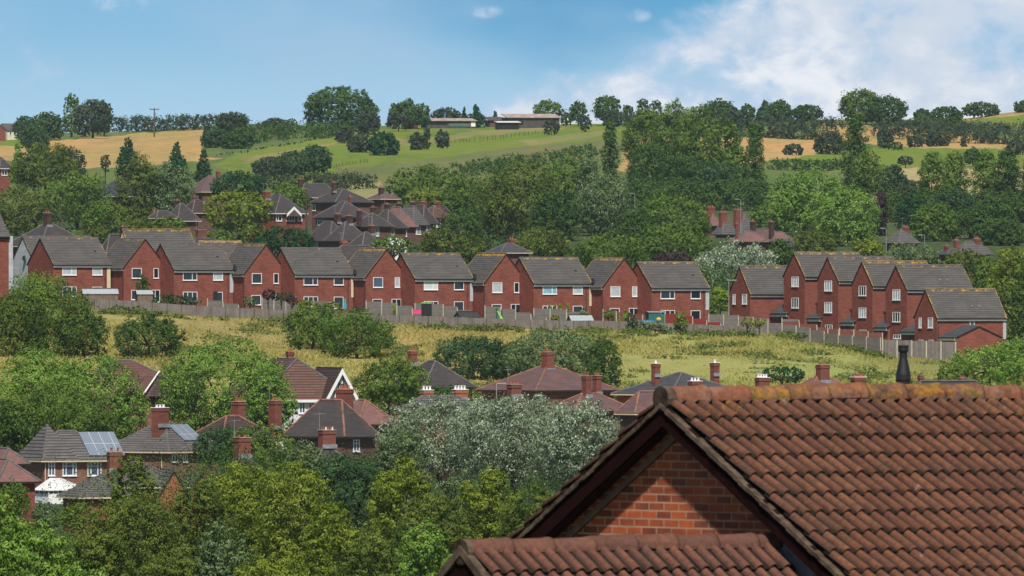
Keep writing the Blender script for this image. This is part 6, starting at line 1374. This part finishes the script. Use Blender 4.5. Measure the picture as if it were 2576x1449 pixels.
# valley
for a in [
 (95, 868, 1110, 280, 1150, 'round', 'bright', 'large bright maple at the left border'),
 (240, 885, 1125, 270, 1130, 'round', 'bright', 'large bright maple, second from the left border'),
 (30, 1000, 1120, 150, 1120, 'round', 'dark', 'shadowed tree behind the solar house'),
 (560, 838, 1090, 330, 1105, 'round', 'bright', 'largest bright maple covering the brown hall'),
 (690, 940, 1090, 130, 1100, 'round', 'bright', 'right shoulder of the largest bright maple'),
 (985, 888, 1020, 190, 1150, 'feather', 'mid', 'leafy mid green tree right of the white gable'),
 (905, 985, 1060, 60, 1140, 'round', 'mid', 'green tree behind the pink roof'),
 (560, 1065, 1170, 150, 1010, 'feather', 'teal', 'blue-green tree over the grey roof edge'),
 (660, 1060, 1180, 180, 1000, 'feather', 'mid', 'green tree between the tall stack and the plum roof'),
 (1120, 985, 1200, 340, 900, 'feather', 'silver', 'silver willow, left part of the great grey mass'),
 (1290, 970, 1230, 330, 890, 'feather', 'silver', 'silver willow, tallest middle part of the grey mass'),
 (1450, 985, 1250, 240, 880, 'feather', 'silver', 'silver willow, right part behind the near roof'),
 (1010, 1060, 1230, 150, 880, 'feather', 'sage', 'grey-green willow edge right of the white window'),
 (870, 1125, 1330, 210, 820, 'round', 'teal', 'dark blue-green tree below the plum roof'),
 (770, 1105, 1250, 120, 840, 'feather', 'sage', 'sage bush around the row of clay pots'),
 (1160, 1180, 1400, 180, 790, 'feather', 'sage', 'grey sapling below the silver willow'),
 (1280, 1220, 1460, 240, 770, 'feather', 'teal', 'dark undergrowth left of the near bargeboard')]:
    T(*a, name='tree', group='valley trees', lpx=2.35, tw=20, tk=.8)
for a in [
 (330, 1135, 1330, 120, 760, 'loose', 'olive', 'wispy olive sapling in front of the red chimney stack', 2.7),
 (350, 1215, 1520, 250, 740, 'feather', 'olive', 'dark olive birch, lower left centre', 2.9),
 (500, 1190, 1520, 190, 750, 'feather', 'olive', 'dark olive birch beside the orange gablets', 2.9),
 (620, 1135, 1500, 260, 770, 'feather', 'yellow', 'golden-green birch, left of the pair', 2.9),
 (750, 1150, 1520, 230, 760, 'feather', 'yellow', 'golden-green birch, right of the pair', 2.9),
 (1010, 1150, 1480, 200, 720, 'feather', 'yellow', 'peaked golden-green birch below the silver willow', 2.9),
 (1090, 1230, 1500, 200, 700, 'feather', 'olive', 'olive tree between the golden birch and near roof', 2.9),
 (1230, 1170, 1470, 180, 715, 'loose', 'yellow', 'yellow-green sapling near the bargeboard', 2.8),
 (1340, 1210, 1470, 170, 705, 'feather', 'olive', 'olive foliage against the near bargeboard', 2.8),
 (940, 1330, 1600, 220, 640, 'feather', 'olive', 'shaded olive thicket at the bottom centre', 3.2),
 (840, 1260, 1600, 180, 650, 'feather', 'yellow', 'green-gold bush at the bottom centre left', 3.2),
 (1070, 1310, 1600, 170, 600, 'loose', 'bright', 'fresh green tree top beside the porch roof', 3.2),
 (690, 1370, 1640, 260, 560, 'feather', 'yellow', 'sunlit green bush at the bottom edge', 3.4),
 (560, 1300, 1600, 170, 600, 'feather', 'sage', 'grey-green young tree at the bottom', 3.4),
 (430, 1360, 1640, 200, 560, 'feather', 'olive', 'dark bush at the bottom left centre', 3.4),
 (250, 1300, 1640, 190, 520, 'feather', 'olive', 'dusky bush behind the bright corner tree', 3.4),
 (200, 1262, 1330, 110, 900, 'round', 'mid', 'garden shrubs before the conservatory', 2.6),
 (115, 1255, 1330, 80, 905, 'round', 'sage', 'garden shrubs below the pink roof', 2.6),
 (30, 1205, 1300, 90, 880, 'loose', 'mid', 'leafy sapling in front of the lower pink roof', 2.6),
 (60, 1285, 1640, 270, 380, 'feather', 'bright', 'bright drooping tree in the bottom left corner', 4.0),
 (210, 1400, 1680, 200, 370, 'feather', 'bright', 'bright fronds right of the corner tree', 4.0),
 (0, 1230, 1500, 120, 390, 'feather', 'bright', 'bright foliage against the left border at the bottom', 4.0)]:
    T(*a[:8], name='tree', group='near trees along the bottom', lpx=a[8] * .88, cover=5.0, tw=26, tk=.72)
hedge([(120, 1290, 1400), (300, 1290, 1400), (500, 1290, 1420), (700, 1290, 1420), (900, 1290, 1430), (1150, 1290, 1430), (1400, 1260, 1420)], 'olive', 'continuous shady thicket behind the near birches', D=800, lpx=2.6)
hedge([(-40, 1120, 1260), (60, 1130, 1270)], 'dark', 'dark hedge between solar house and left border', D=1150)
hedge([(480, 1110, 1240), (700, 1120, 1260), (900, 1130, 1270), (1100, 1130, 1270), (1500, 1120, 1260)], 'dark', 'dark hedge line hidden among the valley houses', D=960)
hedge([(880, 965, 1050), (960, 985, 1060), (1100, 960, 1030), (1300, 985, 1040), (1560, 985, 1040)], 'dark', 'garden hedge line around the plum roofs', D=1200)
hedge([(1560, 1000, 1060), (1900, 975, 1040), (2200, 970, 1030), (2600, 965, 1030)], 'mid', 'garden hedge just below the meadow, behind the near ridge', D=1180)
# ---------------------------------------------------------------- long meadow grass
def grass():
    rng = np.random.RandomState(21); n = 70000; D = 1245 + 235 * rng.rand(n) ** .9; xp = -60 + 2700 * rng.rand(n)
    cl = np.sin(xp / 37 + D / 9) + np.sin(xp / 13.7 - D / 17) + .8 * np.sin(xp / 61 + 2) + rng.normal(size=n) * .8
    keep = cl > -1.6; D, xp, cl = D[keep], xp[keep], cl[keep]; n = len(D)
    X = (xp - CX) / F * D; Z = gz(xp, D); h = (.12 + .22 * rng.rand(n)) * (1 + .5 * (cl > 1.2)); w = .04 + .07 * rng.rand(n); lean = rng.normal(size=n) * .18
    B_ = np.stack([X, D, Z - .05], 1); U = np.stack([w, rng.normal(size=n) * .05, 0 * w], 1); Tp = np.stack([lean, rng.normal(size=n) * .1, h], 1)
    V = np.stack([B_ - U, B_ + U, B_ + Tp + U * .35, B_ + Tp - U * .35], 1)
    tone = np.clip(.5 + .25 * np.sin(xp / 90 + 1) + .25 * rng.normal(size=n) - .25 * (xp > 1500), 0, 1)
    m = leafmat('dry_meadow_grass', (.31, .31, .085), (.47, .37, .14), (.56, .46, .22), .45, .03)
    o = quads_mesh('meadow_grass', V, rng.rand(n), tone, m); tag(o, 'long dry grass covering the sloping meadow', 'grass', kind='stuff')
grass()
def weeds():
    rng = np.random.RandomState(5); bl = []
    for i in range(420):
        D = 1255 + 200 * rng.rand(); xp = 250 + 2150 * rng.rand(); 
        if math.sin(xp / 140 + D / 31) + math.sin(xp / 47 - D / 23) < (.1 if xp > 1000 else -.35): continue
        r = .4 + .9 * rng.rand(); bl.append(((xp - CX) / F * D, D, ground(xp, D) + r * .15, r * 2.2, r * 1.6, r * .42))
    V, lv, tv = leaves(np.array(bl), 42000, .30, .0, tight=.3, tw=8)
    m = leafmat('meadow_weed_leaves', (.085, .125, .03), (.20, .22, .06))
    o = quads_mesh('meadow_weeds', V, lv, tv, m); tag(o, 'low green weeds scattered through the meadow grass', 'weeds', kind='stuff')
weeds()
def verge():
    rng = np.random.RandomState(8); bl = []
    for i in range(260):
        xp = 245 + 2000 * rng.rand(); yb = np.interp(xp, [245, 600, 914, 1288, 1932, 2082, 2240], [788, 805, 817, 831, 844, 862, 896]); D = 1459 - 5 * rng.rand() - max(0, (xp - 2000) * .035)
        if math.sin(xp / 55) + math.sin(xp / 21 + 1) < -.5: continue
        r = .25 + .5 * rng.rand(); bl.append(((xp - CX) / F * D, D, ground(xp, D) + r * .3, r * 1.6, r, r * .9))
    V, lv, tv = leaves(np.array(bl), 16000, .28, .0, tight=.3, tw=7)
    o = quads_mesh('fence_weeds', V, lv, tv, L['olive']); tag(o, 'rough weeds along the foot of the meadow fence', 'weeds', kind='stuff')
verge()
# ---------------------------------------------------------------- air
def haze():
    m = MB(); m.box(-950, 950, -60, 3900, -32, 92); o = m.build('haze', []); o.data.materials.clear()
    mt = bpy.data.materials.new('haze_air'); mt.use_nodes = True; nt = mt.node_tree; nt.nodes.clear(); out = nt.nodes.new('ShaderNodeOutputMaterial'); v = nt.nodes.new('ShaderNodeVolumePrincipled')
    v.inputs['Color'].default_value = (.62, .80, 1.0, 1); v.inputs['Density'].default_value = .000022; v.inputs['Anisotropy'].default_value = .0
    nt.links.new(v.outputs[0], out.inputs['Volume']); o.data.materials.append(mt); tag(o, 'thin pale blue haze over the valley', 'haze', kind='stuff'); return o
haze()
print('LEAVES', NLEAF[0])
